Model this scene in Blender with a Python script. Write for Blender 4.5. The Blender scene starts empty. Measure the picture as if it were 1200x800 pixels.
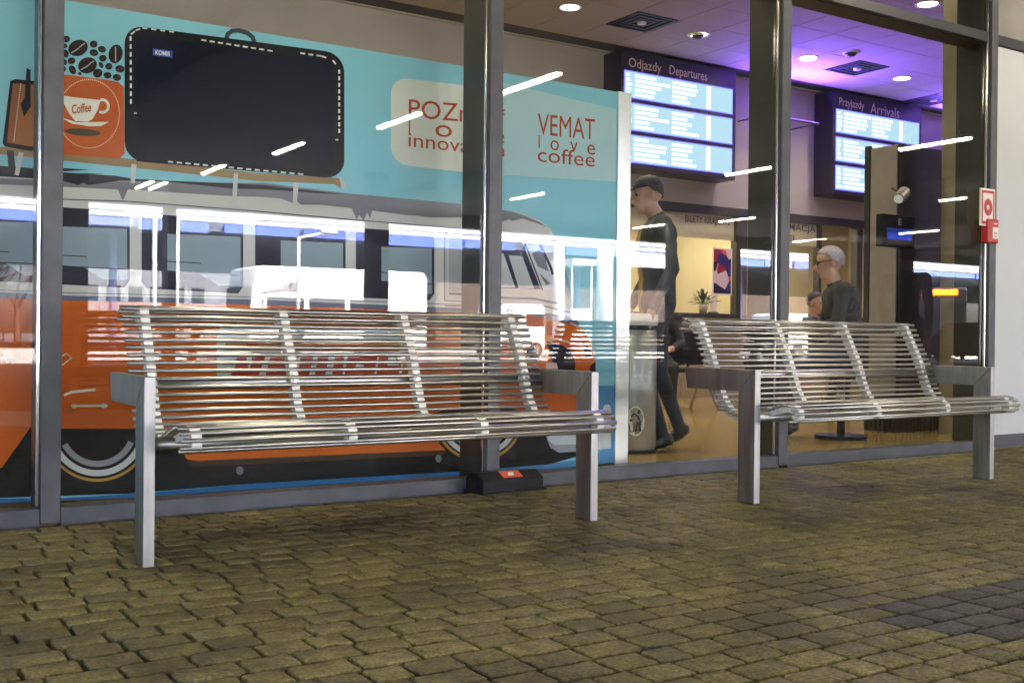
import bpy, bmesh, math, random
from mathutils import Vector, Matrix
R = math.radians
random.seed(7)
SC = bpy.context.scene
COL = SC.collection

# ------------------------------------------------------------------ camera
FPX, TH, ROLL, TILT, CD, CH = 1270.0, 0.572454, 0.00960684, 0.00397695, 4.81174, 0.784451
_c, _s = math.cos(TH), math.sin(TH)
_d, _r, _dn = Vector((_s, _c, 0)), Vector((_c, -_s, 0)), Vector((0, 0, -1))
_fw = _d * math.cos(TILT) + _dn * math.sin(TILT)
_dw = _dn * math.cos(TILT) - _d * math.sin(TILT)
_rc = _r * math.cos(ROLL) - _dw * math.sin(ROLL)
_dc = _r * math.sin(ROLL) + _dw * math.cos(ROLL)
CAM = Vector((0, -CD, CH))
cd = bpy.data.cameras.new('camera'); cam = bpy.data.objects.new('camera', cd); COL.objects.link(cam)
cd.sensor_width = 36; cd.lens = 36 * FPX / 1200; cd.clip_end = 3000; cd.clip_start = .05
M = Matrix.Identity(4)
for i in range(3):
    M[i][0], M[i][1], M[i][2], M[i][3] = _rc[i], -_dc[i], -_fw[i], CAM[i]
cam.matrix_world = M
SC.camera = cam
# ------------------------------------------------------------------ world, sun, exposure
SUN_EL, SUN_AZ = R(48), R(25)          # the sun stands over the station roof, behind the glazed hall
w = bpy.data.worlds.new('World'); SC.world = w; w.use_nodes = True
wn = w.node_tree; bg = wn.nodes['Background']
sky = wn.nodes.new('ShaderNodeTexSky'); sky.sky_type = 'NISHITA'; sky.sun_disc = False
sky.sun_elevation = SUN_EL; sky.sun_rotation = SUN_AZ; sky.dust_density = 5.0; sky.air_density = .7; sky.ozone_density = .4
wn.links.new(sky.outputs[0], bg.inputs[0]); bg.inputs[1].default_value = 0.15
sl = bpy.data.lights.new('sun', 'SUN'); so = bpy.data.objects.new('sun', sl); COL.objects.link(so)
sl.energy = 4.0; sl.angle = R(.5); sl.color = (1, .95, .88)
sd = Vector((math.sin(SUN_AZ) * math.cos(SUN_EL), math.cos(SUN_AZ) * math.cos(SUN_EL), math.sin(SUN_EL)))
so.rotation_euler = sd.to_track_quat('Z', 'Y').to_euler(); so.location = (0, 30, 40)
SC.view_settings.view_transform = 'Standard'; SC.view_settings.look = 'None'
SC.view_settings.exposure = 5.0; SC.view_settings.gamma = 1
SC.render.engine = 'CYCLES'; SC.cycles.use_denoising = True
SC.cycles.max_bounces = 8; SC.cycles.transparent_max_bounces = 12; SC.cycles.glossy_bounces = 4
SC.cycles.diffuse_bounces = 4; SC.cycles.sample_clamp_indirect = 4; SC.cycles.sample_clamp_direct = 6; SC.cycles.caustics_reflective = False

# ------------------------------------------------------------------ pixel -> place
def ray(px):
    u, v = px[0] - 600, px[1] - 400
    return _fw + _rc * (u / FPX) + _dc * (v / FPX)
def at_y(px, Y): d = ray(px); return CAM + d * ((Y + CD) / d.y)
def at_z(px, Z): d = ray(px); return CAM + d * ((Z - CH) / d.z)
def at_x(px, X): d = ray(px); return CAM + d * (X / d.x)
def mir(v): return Vector((v.x, -v.y, v.z))           # a place seen by reflection in the glass at Y = 0

# ------------------------------------------------------------------ materials
def lin(c):
    return tuple((x / 12.92 if x <= .04045 else ((x + .055) / 1.055) ** 2.4) for x in (v / 255 for v in c))
MATS = {}
def mat(name, rgb, rough=.5, metal=0, var=0, vscale=8, bump=0, bscale=60, spec=.5, emit=None, estr=0, stretch=None, coat=0):
    if name in MATS: return MATS[name]
    m = bpy.data.materials.new(name); m.use_nodes = True; nt = m.node_tree; b = nt.nodes['Principled BSDF']
    b.inputs['Base Color'].default_value = (*rgb, 1); b.inputs['Roughness'].default_value = rough
    b.inputs['Metallic'].default_value = metal; b.inputs['Specular IOR Level'].default_value = spec
    if coat: b.inputs['Coat Weight'].default_value = coat; b.inputs['Coat Roughness'].default_value = .1
    if emit: b.inputs['Emission Color'].default_value = (*emit, 1); b.inputs['Emission Strength'].default_value = estr
    if var or bump:
        tc = nt.nodes.new('ShaderNodeNewGeometry'); mp = nt.nodes.new('ShaderNodeMapping')
        nt.links.new(tc.outputs['Position'], mp.inputs[0])
        if stretch: mp.inputs['Scale'].default_value = stretch
    if var:
        n = nt.nodes.new('ShaderNodeTexNoise'); n.inputs['Scale'].default_value = vscale; n.inputs['Detail'].default_value = 6
        nt.links.new(mp.outputs[0], n.inputs['Vector'])
        cr = nt.nodes.new('ShaderNodeValToRGB')
        cr.color_ramp.elements[0].position = .3; cr.color_ramp.elements[1].position = .7
        cr.color_ramp.elements[0].color = (*[x * (1 - var) for x in rgb], 1); cr.color_ramp.elements[1].color = (*[min(1, x * (1 + var)) for x in rgb], 1)
        nt.links.new(n.outputs[0], cr.inputs[0]); nt.links.new(cr.outputs[0], b.inputs['Base Color'])
        mr = nt.nodes.new('ShaderNodeMapRange'); mr.inputs['To Min'].default_value = max(.03, rough * (1 - var)); mr.inputs['To Max'].default_value = min(1, rough * (1 + var))
        nt.links.new(n.outputs[0], mr.inputs['Value']); nt.links.new(mr.outputs[0], b.inputs['Roughness'])
    if bump:
        n2 = nt.nodes.new('ShaderNodeTexNoise'); n2.inputs['Scale'].default_value = bscale; n2.inputs['Detail'].default_value = 4
        nt.links.new(mp.outputs[0], n2.inputs['Vector'])
        bp = nt.nodes.new('ShaderNodeBump'); bp.inputs['Strength'].default_value = bump; bp.inputs['Distance'].default_value = .01
        nt.links.new(n2.outputs[0], bp.inputs['Height']); nt.links.new(bp.outputs[0], b.inputs['Normal'])
    MATS[name] = m; return m
def smat(rgb255, rough=.4, **k):
    return mat('print_%d_%d_%d' % tuple(rgb255), lin(rgb255), .55, spec=.12, **k)
def lamp_mat(name, rgb, s):
    if name in MATS: return MATS[name]
    m = bpy.data.materials.new(name); m.use_nodes = True; nt = m.node_tree
    for n in list(nt.nodes): nt.nodes.remove(n)
    e = nt.nodes.new('ShaderNodeEmission'); o = nt.nodes.new('ShaderNodeOutputMaterial')
    e.inputs[0].default_value = (*rgb, 1); e.inputs[1].default_value = s; nt.links.new(e.outputs[0], o.inputs[0])
    MATS[name] = m; return m
def glass_mat(name, ior=1.75, tint=(.9, .93, .92), rough=.0, wob=0):
    m = bpy.data.materials.new(name); m.use_nodes = True; nt = m.node_tree
    for n in list(nt.nodes): nt.nodes.remove(n)
    o = nt.nodes.new('ShaderNodeOutputMaterial'); mx = nt.nodes.new('ShaderNodeMixShader')
    t = nt.nodes.new('ShaderNodeBsdfTransparent'); t.inputs[0].default_value = (*tint, 1)
    g = nt.nodes.new('ShaderNodeBsdfGlossy'); g.inputs['Roughness'].default_value = rough
    f = nt.nodes.new('ShaderNodeFresnel'); gb = nt.nodes.new('ShaderNodeNewGeometry'); mi = nt.nodes.new('ShaderNodeMapRange')
    mi.inputs['To Min'].default_value = ior; mi.inputs['To Max'].default_value = 1 / ior      # a thin pane: the same from both sides
    nt.links.new(gb.outputs['Backfacing'], mi.inputs['Value']); nt.links.new(mi.outputs[0], f.inputs[0])
    nt.links.new(f.outputs[0], mx.inputs[0]); nt.links.new(t.outputs[0], mx.inputs[1]); nt.links.new(g.outputs[0], mx.inputs[2])
    if wob:
        n = nt.nodes.new('ShaderNodeTexNoise'); n.inputs['Scale'].default_value = 1.3; n.inputs['Detail'].default_value = 1
        bp = nt.nodes.new('ShaderNodeBump'); bp.inputs['Strength'].default_value = wob; bp.inputs['Distance'].default_value = .01
        ge = nt.nodes.new('ShaderNodeNewGeometry'); nt.links.new(ge.outputs['Position'], n.inputs['Vector'])
        nt.links.new(n.outputs[0], bp.inputs['Height']); nt.links.new(bp.outputs[0], g.inputs['Normal'])
    nt.links.new(mx.outputs[0], o.inputs[0]); MATS[name] = m; return m

STEEL = mat('brushed_steel', (.33, .325, .315), .42, 1, var=.24, vscale=22, bump=.15, bscale=500, stretch=(1, 1, .12))
TUBE = mat('polished_tube', (.44, .42, .375), .29, 1, var=.08, vscale=20)
RIBM = mat('cast_aluminium', (.80, .78, .73), .6, 0, var=.06, vscale=40)
ALU = mat('grey_powder_aluminium', (.072, .075, .083), .45, .2, var=.22, vscale=7, spec=.4)
FIN = mat('dark_olive_steel', (.035, .038, .034), .35, .1, var=.1, vscale=3)
BEAD = mat('bright_bead', (.78, .76, .74), .12, 1)
BLACKP = mat('black_plastic', (.009, .010, .013), .5, var=.2, vscale=20, bump=.1, bscale=300, spec=.2)
GLASS = glass_mat('facade_glass', 1.62, wob=.012)
CLEAR = glass_mat('office_glass', 1.45)

# ------------------------------------------------------------------ mesh helpers
class MB:
    def __init__(s): s.v = []; s.f = []
    def add(s, vs, fs):
        o = len(s.v); s.v += [tuple(x) for x in vs]; s.f += [tuple(i + o for i in f) for f in fs]; return s
    def box(s, x0, x1, y0, y1, z0, z1):
        return s.add([(x, y, z) for x in (x0, x1) for y in (y0, y1) for z in (z0, z1)],
                     [(0, 1, 3, 2), (4, 6, 7, 5), (0, 4, 5, 1), (2, 3, 7, 6), (0, 2, 6, 4), (1, 5, 7, 3)])
    def cyl(s, a, b, r0, r1=None, n=12, caps=True):
        a, b = Vector(a), Vector(b); r1 = r0 if r1 is None else r1
        q = (b - a).to_track_quat('Z', 'Y'); vs = []
        for p, r in ((a, r0), (b, r1)):
            for i in range(n):
                t = 2 * math.pi * i / n; vs.append(p + q @ Vector((r * math.cos(t), r * math.sin(t), 0)))
        fs = [(i, (i + 1) % n, n + (i + 1) % n, n + i) for i in range(n)]
        if caps: fs += [tuple(range(n - 1, -1, -1)), tuple(range(n, 2 * n))]
        return s.add(vs, fs)
    def lathe(s, prof, c=(0, 0, 0), n=24):
        c = Vector(c); vs = []; k = len(prof)
        for i in range(n):
            t = 2 * math.pi * i / n
            vs += [c + Vector((r * math.cos(t), r * math.sin(t), z)) for r, z in prof]
        fs = [(i * k + j, ((i + 1) % n) * k + j, ((i + 1) % n) * k + j + 1, i * k + j + 1) for i in range(n) for j in range(k - 1)]
        return s.add(vs, fs)
    def prism(s, pts, lo, hi, axis='x'):
        n = len(pts)
        def P(t, p): return (t, p[0], p[1]) if axis == 'x' else ((p[0], t, p[1]) if axis == 'y' else (p[0], p[1], t))
        return s.add([P(lo, p) for p in pts] + [P(hi, p) for p in pts],
                     [tuple(range(n)), tuple(range(2 * n - 1, n - 1, -1))] + [(i, n + i, n + (i + 1) % n, (i + 1) % n) for i in range(n)])
    def ball(s, c, rx, ry=None, rz=None, n=12, m=8):
        ry = ry or rx; rz = rz or rx; c = Vector(c); vs = [c + Vector((0, 0, -rz))]
        for j in range(1, m):
            a = -math.pi / 2 + math.pi * j / m
            for i in range(n):
                t = 2 * math.pi * i / n; vs.append(c + Vector((rx * math.cos(a) * math.cos(t), ry * math.cos(a) * math.sin(t), rz * math.sin(a))))
        vs.append(c + Vector((0, 0, rz))); fs = [(0, 1 + (i + 1) % n, 1 + i) for i in range(n)]
        for j in range(m - 2):
            for i in range(n): fs.append((1 + j * n + i, 1 + j * n + (i + 1) % n, 1 + (j + 1) * n + (i + 1) % n, 1 + (j + 1) * n + i))
        t = len(vs) - 1; o = 1 + (m - 2) * n; fs += [(o + i, o + (i + 1) % n, t) for i in range(n)]
        return s.add(vs, fs)
    def mesh(s, name, m, smooth=False, bevel=0, seg=2):
        me = bpy.data.meshes.new(name); me.from_pydata(s.v, [], s.f)
        bm = bmesh.new(); bm.from_mesh(me); bmesh.ops.recalc_face_normals(bm, faces=bm.faces)
        if bevel:
            es = [e for e in bm.edges if len(e.link_faces) == 2 and e.calc_face_angle(0) > .5]
            bmesh.ops.bevel(bm, geom=es, offset=bevel, segments=seg, affect='EDGES', profile=.5, clamp_overlap=True)
        bm.to_mesh(me); bm.free()
        if m: me.materials.append(m)
        if smooth:
            for f in me.polygons: f.use_smooth = True
        return me
    def build(s, name, m, parent=None, smooth=False, bevel=0, seg=2):
        return link(name, s.mesh(name, m, smooth, bevel, seg), parent)
def link(name, me, parent=None):
    o = bpy.data.objects.new(name, me); COL.objects.link(o)
    if parent: o.parent = parent
    return o
def tag(o, label, cat, group=None):
    o['label'] = label; o['category'] = cat
    if group: o['group'] = group
    return o
def thing(name, label, cat, loc=(0, 0, 0), rz=0, group=None):
    o = bpy.data.objects.new(name, None); o.empty_display_size = .1; COL.objects.link(o)
    o.location = loc; o.rotation_euler = (0, 0, rz); return tag(o, label, cat, group)
def struct(o): o['kind'] = 'structure'; return o
def copy_tree(o, parent=None):
    c = o.copy(); COL.objects.link(c); c.parent = parent
    for ch in o.children: copy_tree(ch, c)
    return c
def autosmooth(me, ang=40):
    bm = bmesh.new(); bm.from_mesh(me)
    for f in bm.faces: f.smooth = True
    for e in bm.edges: e.smooth = len(e.link_faces) < 2 or e.calc_face_angle(0) < R(ang)
    bm.to_mesh(me); bm.free()
_TX = {}
def text_tris(body, bold=0):
    if (body, bold) in _TX: return _TX[(body, bold)]
    cu = bpy.data.curves.new('txt', 'FONT'); cu.body = body; cu.size = 1; cu.resolution_u = 3; cu.offset = bold
    ob = bpy.data.objects.new('txt', cu); COL.objects.link(ob)
    dg = bpy.context.evaluated_depsgraph_get(); me = bpy.data.meshes.new_from_object(ob.evaluated_get(dg))
    vs = [(v.co.x, v.co.y) for v in me.vertices]; fs = [tuple(p.vertices) for p in me.polygons]
    bpy.data.objects.remove(ob); bpy.data.meshes.remove(me); bpy.data.curves.remove(cu)
    _TX[(body, bold)] = (vs, fs); return vs, fs
def text_on(name, body, p0, p1, up, m, parent, bold=0, hgt=None):
    """lettering whose ink box fills p0..p1 along the line and |up| above it"""
    vs, fs = text_tris(body, bold); p0, p1, up = Vector(p0), Vector(p1), Vector(up)
    x0, x1 = min(v[0] for v in vs), max(v[0] for v in vs); y0, y1 = min(v[1] for v in vs), max(v[1] for v in vs)
    b = MB(); b.add([p0 + (p1 - p0) * ((v[0] - x0) / (x1 - x0)) + up * ((v[1] - y0) / (y1 - y0)) for v in vs], fs)
    me = bpy.data.meshes.new(name); me.from_pydata(b.v, [], b.f); me.materials.append(m)
    return link(name, me, parent)

# ================================================================== STRUCTURE
HALL_Z, WALL_Y = 4.32, 5.9
# ground to the horizon
asph = mat('asphalt', (.055, .055, .058), .85, var=.2, vscale=3, bump=.3, bscale=80)
g = struct(MB().add([(-900, -900, -.06), (900, -900, -.06), (900, 900, -.06), (-900, 900, -.06)], [(0, 1, 2, 3)]).build('ground', asph))
# ---- pavement: dark bed with single concrete pavers
def paver_mat():
    m = bpy.data.materials.new('paver_concrete'); m.use_nodes = True; nt = m.node_tree; b = nt.nodes['Principled BSDF']
    at = nt.nodes.new('ShaderNodeAttribute'); at.attribute_name = 'tint'
    ge = nt.nodes.new('ShaderNodeNewGeometry')
    n1 = nt.nodes.new('ShaderNodeTexNoise'); n1.inputs['Scale'].default_value = 95; n1.inputs['Detail'].default_value = 5
    n2 = nt.nodes.new('ShaderNodeTexNoise'); n2.inputs['Scale'].default_value = 1.7; n2.inputs['Detail'].default_value = 6; n2.inputs['Roughness'].default_value = .65
    n3 = nt.nodes.new('ShaderNodeTexNoise'); n3.inputs['Scale'].default_value = 22; n3.inputs['Detail'].default_value = 6
    vo = nt.nodes.new('ShaderNodeTexVoronoi'); vo.inputs['Scale'].default_value = 90
    for n in (n1, n2, n3, vo): nt.links.new(ge.outputs['Position'], n.inputs['Vector'])
    def ramp(src, p0, c0, p1, c1):
        r = nt.nodes.new('ShaderNodeValToRGB'); e = r.color_ramp.elements
        e[0].position, e[1].position = p0, p1; e[0].color, e[1].color = (*c0, 1), (*c1, 1); nt.links.new(src, r.inputs[0]); return r
    def mul(a, c, fac=1):
        x = nt.nodes.new('ShaderNodeMix'); x.data_type = 'RGBA'; x.blend_type = 'MULTIPLY'; x.inputs[0].default_value = fac
        nt.links.new(a, x.inputs[6]); nt.links.new(c, x.inputs[7]); return x.outputs[2]
    r1 = ramp(n1.outputs[0], .32, (.42, .42, .40), .68, (1.5, 1.5, 1.5))
    r2 = ramp(n2.outputs[0], .36, (.46, .45, .44), .52, (1, 1, 1))
    r3 = ramp(n3.outputs[0], .3, (.62, .61, .58), .68, (1.2, 1.2, 1.2))
    rv = ramp(vo.outputs['Distance'], .08, (2.6, 2.5, 2.2), .2, (1, 1, 1))
    c = mul(mul(mul(mul(at.outputs['Color'], r1.outputs[0]), r2.outputs[0]), r3.outputs[0]), rv.outputs[0], .5)
    nt.links.new(c, b.inputs['Base Color'])
    b.inputs['Roughness'].default_value = .72; b.inputs['Specular IOR Level'].default_value = .45
    ad = nt.nodes.new('ShaderNodeMath'); ad.operation = 'ADD'; nt.links.new(n1.outputs[0], ad.inputs[0]); nt.links.new(n3.outputs[0], ad.inputs[1])
    bp = nt.nodes.new('ShaderNodeBump'); bp.inputs['Strength'].default_value = .55; bp.inputs['Distance'].default_value = .006
    nt.links.new(ad.outputs[0], bp.inputs['Height']); nt.links.new(bp.outputs[0], b.inputs['Normal'])
    return m
PAV = paver_mat()
bed = mat('joint_grit', (.010, .009, .007), .95, var=.4, vscale=30, bump=.6, bscale=200)
pavement = struct(MB().add([(-12, -23, -.027), (48, -23, -.027), (48, .02, -.027), (-12, .02, -.027)], [(0, 1, 2, 3)]).build('pavement', bed))
def paver_geo(x0, x1, y0, y1):
    rn = random.Random(hash((round(x0, 3), round(y0, 3))) & 0xffff)
    cx, cy, hx, hy = (x0 + x1) / 2, (y0 + y1) / 2, (x1 - x0) / 2, (y1 - y0) / 2
    dz = rn.gauss(0, .0007); tx, ty = rn.gauss(0, .004), rn.gauss(0, .005)
    k = rn.uniform(.004, .010); ring = []
    for sx, sy in ((-1, -1), (1, -1), (1, 1), (-1, 1)):
        kk = k * rn.uniform(.6, 1.8)
        a, b = (hx * sx - kk * sx, hy * sy), (hx * sx, hy * sy - kk * sy)
        mid = (hx * sx - .28 * kk * sx, hy * sy - .28 * kk * sy)
        ring += [a, mid, b] if sx * sy < 0 else [b, mid, a]
    # add mid-edge points, jittered
    pts = []
    for i, p in enumerate(ring):
        pts.append(p); q = ring[(i + 1) % len(ring)]
        if i % 3 == 2: pts.append(((p[0] + q[0]) / 2 + rn.gauss(0, .0016), (p[1] + q[1]) / 2 + rn.gauss(0, .0016)))
    ang = rn.gauss(0, .008); ca, sa = math.cos(ang), math.sin(ang)
    pts = [(p[0] * ca - p[1] * sa + rn.gauss(0, .0013), p[0] * sa + p[1] * ca + rn.gauss(0, .0013)) for p in pts]
    n = len(pts); vs = []
    for ins, z in ((0, -.045), (0, -.0065), (.0022, -.0020), (.0065, 0)):
        for p in pts:
            l = math.hypot(*p); f = 1 - ins / l
            x, y = p[0] * f, p[1] * f
            vs.append((cx + x, cy + y, z + dz + tx * x + ty * y))
    fs = [(j * n + i, j * n + (i + 1) % n, (j + 1) * n + (i + 1) % n, (j + 1) * n + i) for j in range(3) for i in range(n)]
    fs.append(tuple(range(3 * n, 4 * n)))
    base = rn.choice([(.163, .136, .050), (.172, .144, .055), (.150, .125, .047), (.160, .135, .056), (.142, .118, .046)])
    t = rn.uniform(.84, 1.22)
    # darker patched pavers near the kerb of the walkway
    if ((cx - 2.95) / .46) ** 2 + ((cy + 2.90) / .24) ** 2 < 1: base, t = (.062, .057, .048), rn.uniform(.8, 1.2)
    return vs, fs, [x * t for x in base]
rows = []
y = -.105
rn = random.Random(3)
while y > -5.2:
    x = -1.6 + rn.uniform(0, .2)
    while x < 10.4:
        L = rn.choice([.163, .163, .136, .108, .136, .163]); rows.append((x + .0044, x + L - .0044, y - .108 + .0044, y - .0044)); x += L
    y -= .108
def in_frame(p):
    d = Vector(p) - CAM; z = d.dot(_fw)
    if z < .2: return None
    u, v = 600 + FPX * d.dot(_rc) / z, 400 + FPX * d.dot(_dc) / z
    return z if (-10 < u < 1210 and v < 815) else None
vis = []
for i, (a, b, c, d) in enumerate(rows):
    z = in_frame(((a + b) / 2, (c + d) / 2, 0))
    if z: vis.append(((b - a) * (d - c) / z ** 3, i))
vis.sort(reverse=True); single = set(i for _, i in vis[:300])
def set_tint(me, cols):
    at = me.color_attributes.new('tint', 'FLOAT_COLOR', 'POINT')
    at.data.foreach_set('color', [c for col in cols for c in (*col, 1)])
fv, ff, fc = [], [], []
for i, rr in enumerate(rows):
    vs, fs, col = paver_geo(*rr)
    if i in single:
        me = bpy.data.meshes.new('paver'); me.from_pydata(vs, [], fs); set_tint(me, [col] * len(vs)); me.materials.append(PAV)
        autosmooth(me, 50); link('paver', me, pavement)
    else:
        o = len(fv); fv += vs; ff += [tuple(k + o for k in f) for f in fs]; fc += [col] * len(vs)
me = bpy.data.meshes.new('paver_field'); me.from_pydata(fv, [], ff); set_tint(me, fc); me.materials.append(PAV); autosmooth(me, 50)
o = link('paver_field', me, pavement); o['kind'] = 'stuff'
pvf = mat('far_paving', (.16, .145, .10), .8, var=.25, vscale=5, bump=.3, bscale=30)
struct(MB().add([(-12, -23, -.004), (48, -23, -.004), (48, -5.3, -.004), (-12, -5.3, -.004)], [(0, 1, 2, 3)]).build('walkway', pvf))
kerbm = mat('kerb_concrete', (.32, .31, .29), .8, var=.15, vscale=6)
struct(MB().box(-12, 48, -23.2, -23.003, -.06, .03).build('kerb', kerbm, bevel=.01))

# ---- hall shell
floor_m = mat('hall_floor_tile', (.42, .30, .12), .13, var=.14, vscale=1.2, spec=.5)
struct(MB().box(-6, 18, .03, 9.5, -.05, .012).build('hall_floor', floor_m))
wallm = mat('hall_wall', (.36, .325, .30), .8, var=.05, vscale=2)
bw = struct(MB().box(-6, 8.3, WALL_Y, WALL_Y + .2, .012, HALL_Z).box(8.3, 15.6, WALL_Y, WALL_Y + .2, 2.56, HALL_Z).box(15.6, 18, WALL_Y, WALL_Y + .2, .012, HALL_Z).build('back_wall', wallm))
struct(MB().box(-6.2, -6, .03, 9.5, 0, 4.6).build('side_wall', wallm))
struct(MB().box(18, 18.2, .03, 9.5, 0, 4.6).build('side_wall', wallm))
# ceiling of single tiles
ceil = struct(MB().box(-6, 18, .03, WALL_Y + .2, HALL_Z + .03, HALL_Z + .3).build('ceiling', mat('ceiling_void', (.05, .045, .04), .9)))
tilem = mat('mineral_tile', (.36, .32, .28), .9, var=.05, vscale=40, bump=.15, bscale=250)
tme = MB().box(-.297, .297, -.297, .297, 0, .02).mesh('ceiling_tile', tilem, bevel=.004, seg=1)
DIFF = [(7.78, 4.64), (11.4, 4.64), (13.8, 5.24)]
for i in range(-6, 29):
    for j in range(9):
        x, y = .585 + .6 * i + .0, .44 + .6 * j
        if x > 17.6 or x < -3 or any(abs(x - a) < .3 and abs(y - b) < .3 for a, b in DIFF): continue
        o = link('ceiling_tile', tme, ceil); o.location = (x, y, HALL_Z)
MB().box(-6, 18, WALL_Y - .06, WALL_Y, HALL_Z - .001, HALL_Z + .012).box(-6, 18, .03, .14, HALL_Z - .001, HALL_Z + .012).build('edge_trim', mat('ceiling_trim', (.4, .36, .3), .6), ceil)
# roof body above the hall, so that daylight only enters by the glass
struct(MB().box(-6.2, 18.2, .05, 9.7, 4.63, 5.4).build('station_roof', mat('roof_gravel', (.3, .3, .3), .9)))
# office behind the counter windows
offm = mat('office_wall', (.44, .38, .27), .8, var=.04, vscale=2)
struct(MB().box(8.1, 15.8, 8.3, 8.5, 0, 2.9).box(8.1, 8.29, 6.11, 8.3, 0, 2.9).box(15.61, 15.8, 6.11, 8.3, 0, 2.9).box(8.1, 15.8, 6.11, 8.5, 2.9, 3.0).build('office_shell', offm))

# ================================================================== GLAZED FACADE
XM = [-3.42, -1.28, .862, 3.004, 5.135, 7.292]
fac = thing('glazed_facade', 'tall glass front of the station hall in slim dark grey metal frames', 'glass wall', (0, 0, 0))
CAPW = .078
for i, x in enumerate(XM):
    mu = MB().box(x - CAPW, x, -.045, -.004, 0, 4.32).build('mullion', ALU, fac, bevel=.004)
    MB().box(x - CAPW + .01, x - .012, .02, .255, .012, HALL_Z - .002).build('fin', FIN, mu, bevel=.003)
    MB().box(x - CAPW - .016, x - CAPW - .0015, -.022, -.004, .068, 4.32).build('glazing_bead', BEAD, mu, bevel=.003)
for i in range(len(XM) - 1):
    a, b = XM[i], XM[i + 1] - CAPW
    MB().box(a + .0015, b - .0015, -.040, .05, -.045, .063).build('sill', ALU, fac, bevel=.003)
    MB().box(a + .0015, b - .018, -.034, .0, 2.97, 3.039).build('transom', mat('dark_frame', (.035, .036, .042), .4, .3), fac, bevel=.003)
    MB().box(a + .002, b - .002, .02, .19, 2.975, 3.032).build('transom_box', mat('brown_frame', (.06, .05, .038), .5, .1), fac, bevel=.003)
    MB().add([(a, 0, .055), (b, 0, .055), (b, 0, 2.985), (a, 0, 2.985)], [(0, 1, 2, 3)]).build('pane', GLASS, fac)
    MB().add([(a, 0, 3.03), (b, 0, 3.03), (b, 0, 4.32), (a, 0, 4.32)], [(0, 1, 2, 3)]).build('pane', GLASS, fac)
MB().box(XM[0] - .08, 7.3, -.05, .05, 4.325, 4.62).build('head_beam', FIN, fac)

# white wall panel at the right
ww = thing('white_wall', 'plain white wall panel with dark plinth right of the glass front', 'wall', (7.3, 0, 0))
whitem = mat('white_panel', (.52, .54, .535), .55, var=.03, vscale=1.5)
MB().box(.004, 3.2, -.012, .15, .095, 2.962).build('panel', whitem, ww)
MB().box(3.206, 6.4, -.012, .15, .095, 2.962).build('panel', whitem, ww)
MB().box(.002, 6.4, -.006, .15, 0, .09).build('plinth', mat('plinth', (.06, .06, .07), .6, var=.1), ww)
MB().box(.002, 6.4, -.03, .15, 2.968, 3.04).build('transom', MATS['dark_frame'], ww)
MB().box(.004, 6.4, -.012, .15, 3.046, 4.6).build('upper_panel', mat('olive_panel', (.2, .19, .16), .6, var=.25, vscale=2), ww)
struct(MB().box(13.7, 40, -.01, .2, 0, 4.6).build('station_wall', mat('station_render', (.35, .34, .33), .8, var=.05)))

# ================================================================== BENCHES
BA, BB, BH, BL, BY = .0382, .1114, .64, 1.8696, -1.1004
PROF = [(.585, .838), (.572, .868), (.547, .884), (.518, .879), (.500, .849), (.485, .818), (.471, .79), (.456, .76), (.441, .733), (.426, .705), (.412, .675), (.40, .646),
        (.388, .616), (.378, .587), (.367, .558), (.356, .53), (.343, .503), (.326, .476), (.306, .452), (.281, .433), (.252, .419), (.222, .410), (.192, .407), (.162, .409),
        (.132, .413), (.102, .419), (.072, .427), (.042, .436), (.012, .445), (-.018, .454), (-.048, .463), (-.078, .471), (-.108, .476), (-.138, .473), (-.163, .459), (-.177, .436), (-.17, .411), (-.147, .399)]
def make_bench(label):
    t = thing('bench', label, 'bench', (.9302, BY, 0), 0, 'benches in front of the glass')
    for x in (0, BL):
        MB().prism([(0, 0), (BB, 0), (BB, BH - .108), (0, BH - .0012)], x, x + BA).build('post', STEEL, t, bevel=.0025)
        MB().prism([(.001, BH), (BB + .0008, BH - .1068), (.478, BH - .107), (.50, BH)], x, x + BA).build('armrest', STEEL, t, bevel=.0025)
    sm = {}
    for k, (y, z) in enumerate(PROF):
        seat = k >= 20
        x0, x1 = (BA + .034, BL - .002) if seat else (BA + .004, BL - .004)
        if k in (0, 1): x0 += .002
        key = (x0, x1)
        if key not in sm:
            b = MB(); n = 14; vs = []; r = .0080
            for x, rr in ((x0, r * .55), (x0 + .0025, r), (x1 - .0025, r), (x1, r * .55)):
                vs += [(x, rr * math.cos(2 * math.pi * i / n), rr * math.sin(2 * math.pi * i / n)) for i in range(n)]
            fs = [(j * n + i, j * n + (i + 1) % n, (j + 1) * n + (i + 1) % n, (j + 1) * n + i) for j in range(3) for i in range(n)] + [tuple(range(n)), tuple(range(3 * n, 4 * n))]
            b.add(vs, fs); sm[key] = b.mesh('slat', TUBE); autosmooth(sm[key], 60)
        o = link('slat', sm[key], t); o.location = (0, y, z)
    # ribs: toothed strips that carry the slats
    P = [Vector(p) for p in PROF]; inner, outer = [], []
    for k in range(len(P)):
        tg = (P[min(k + 1, len(P) - 1)] - P[max(k - 1, 0)]).normalized(); nrm = Vector((tg.y, -tg.x))   # towards the sitter
        inner.append(P[k] - nrm * .0035); outer.append(P[k] - nrm * .034)
        if k < len(P) - 1:
            m = (P[k] + P[k + 1]) / 2; tg = (P[k + 1] - P[k]).normalized(); nrm = Vector((tg.y, -tg.x))
            inner.append(m - tg * .0062 + nrm * .0068); inner.append(m + tg * .0062 + nrm * .0068)
            outer.append(m - nrm * .034); outer.append(m - nrm * .034)
    return t, inner, outer
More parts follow.
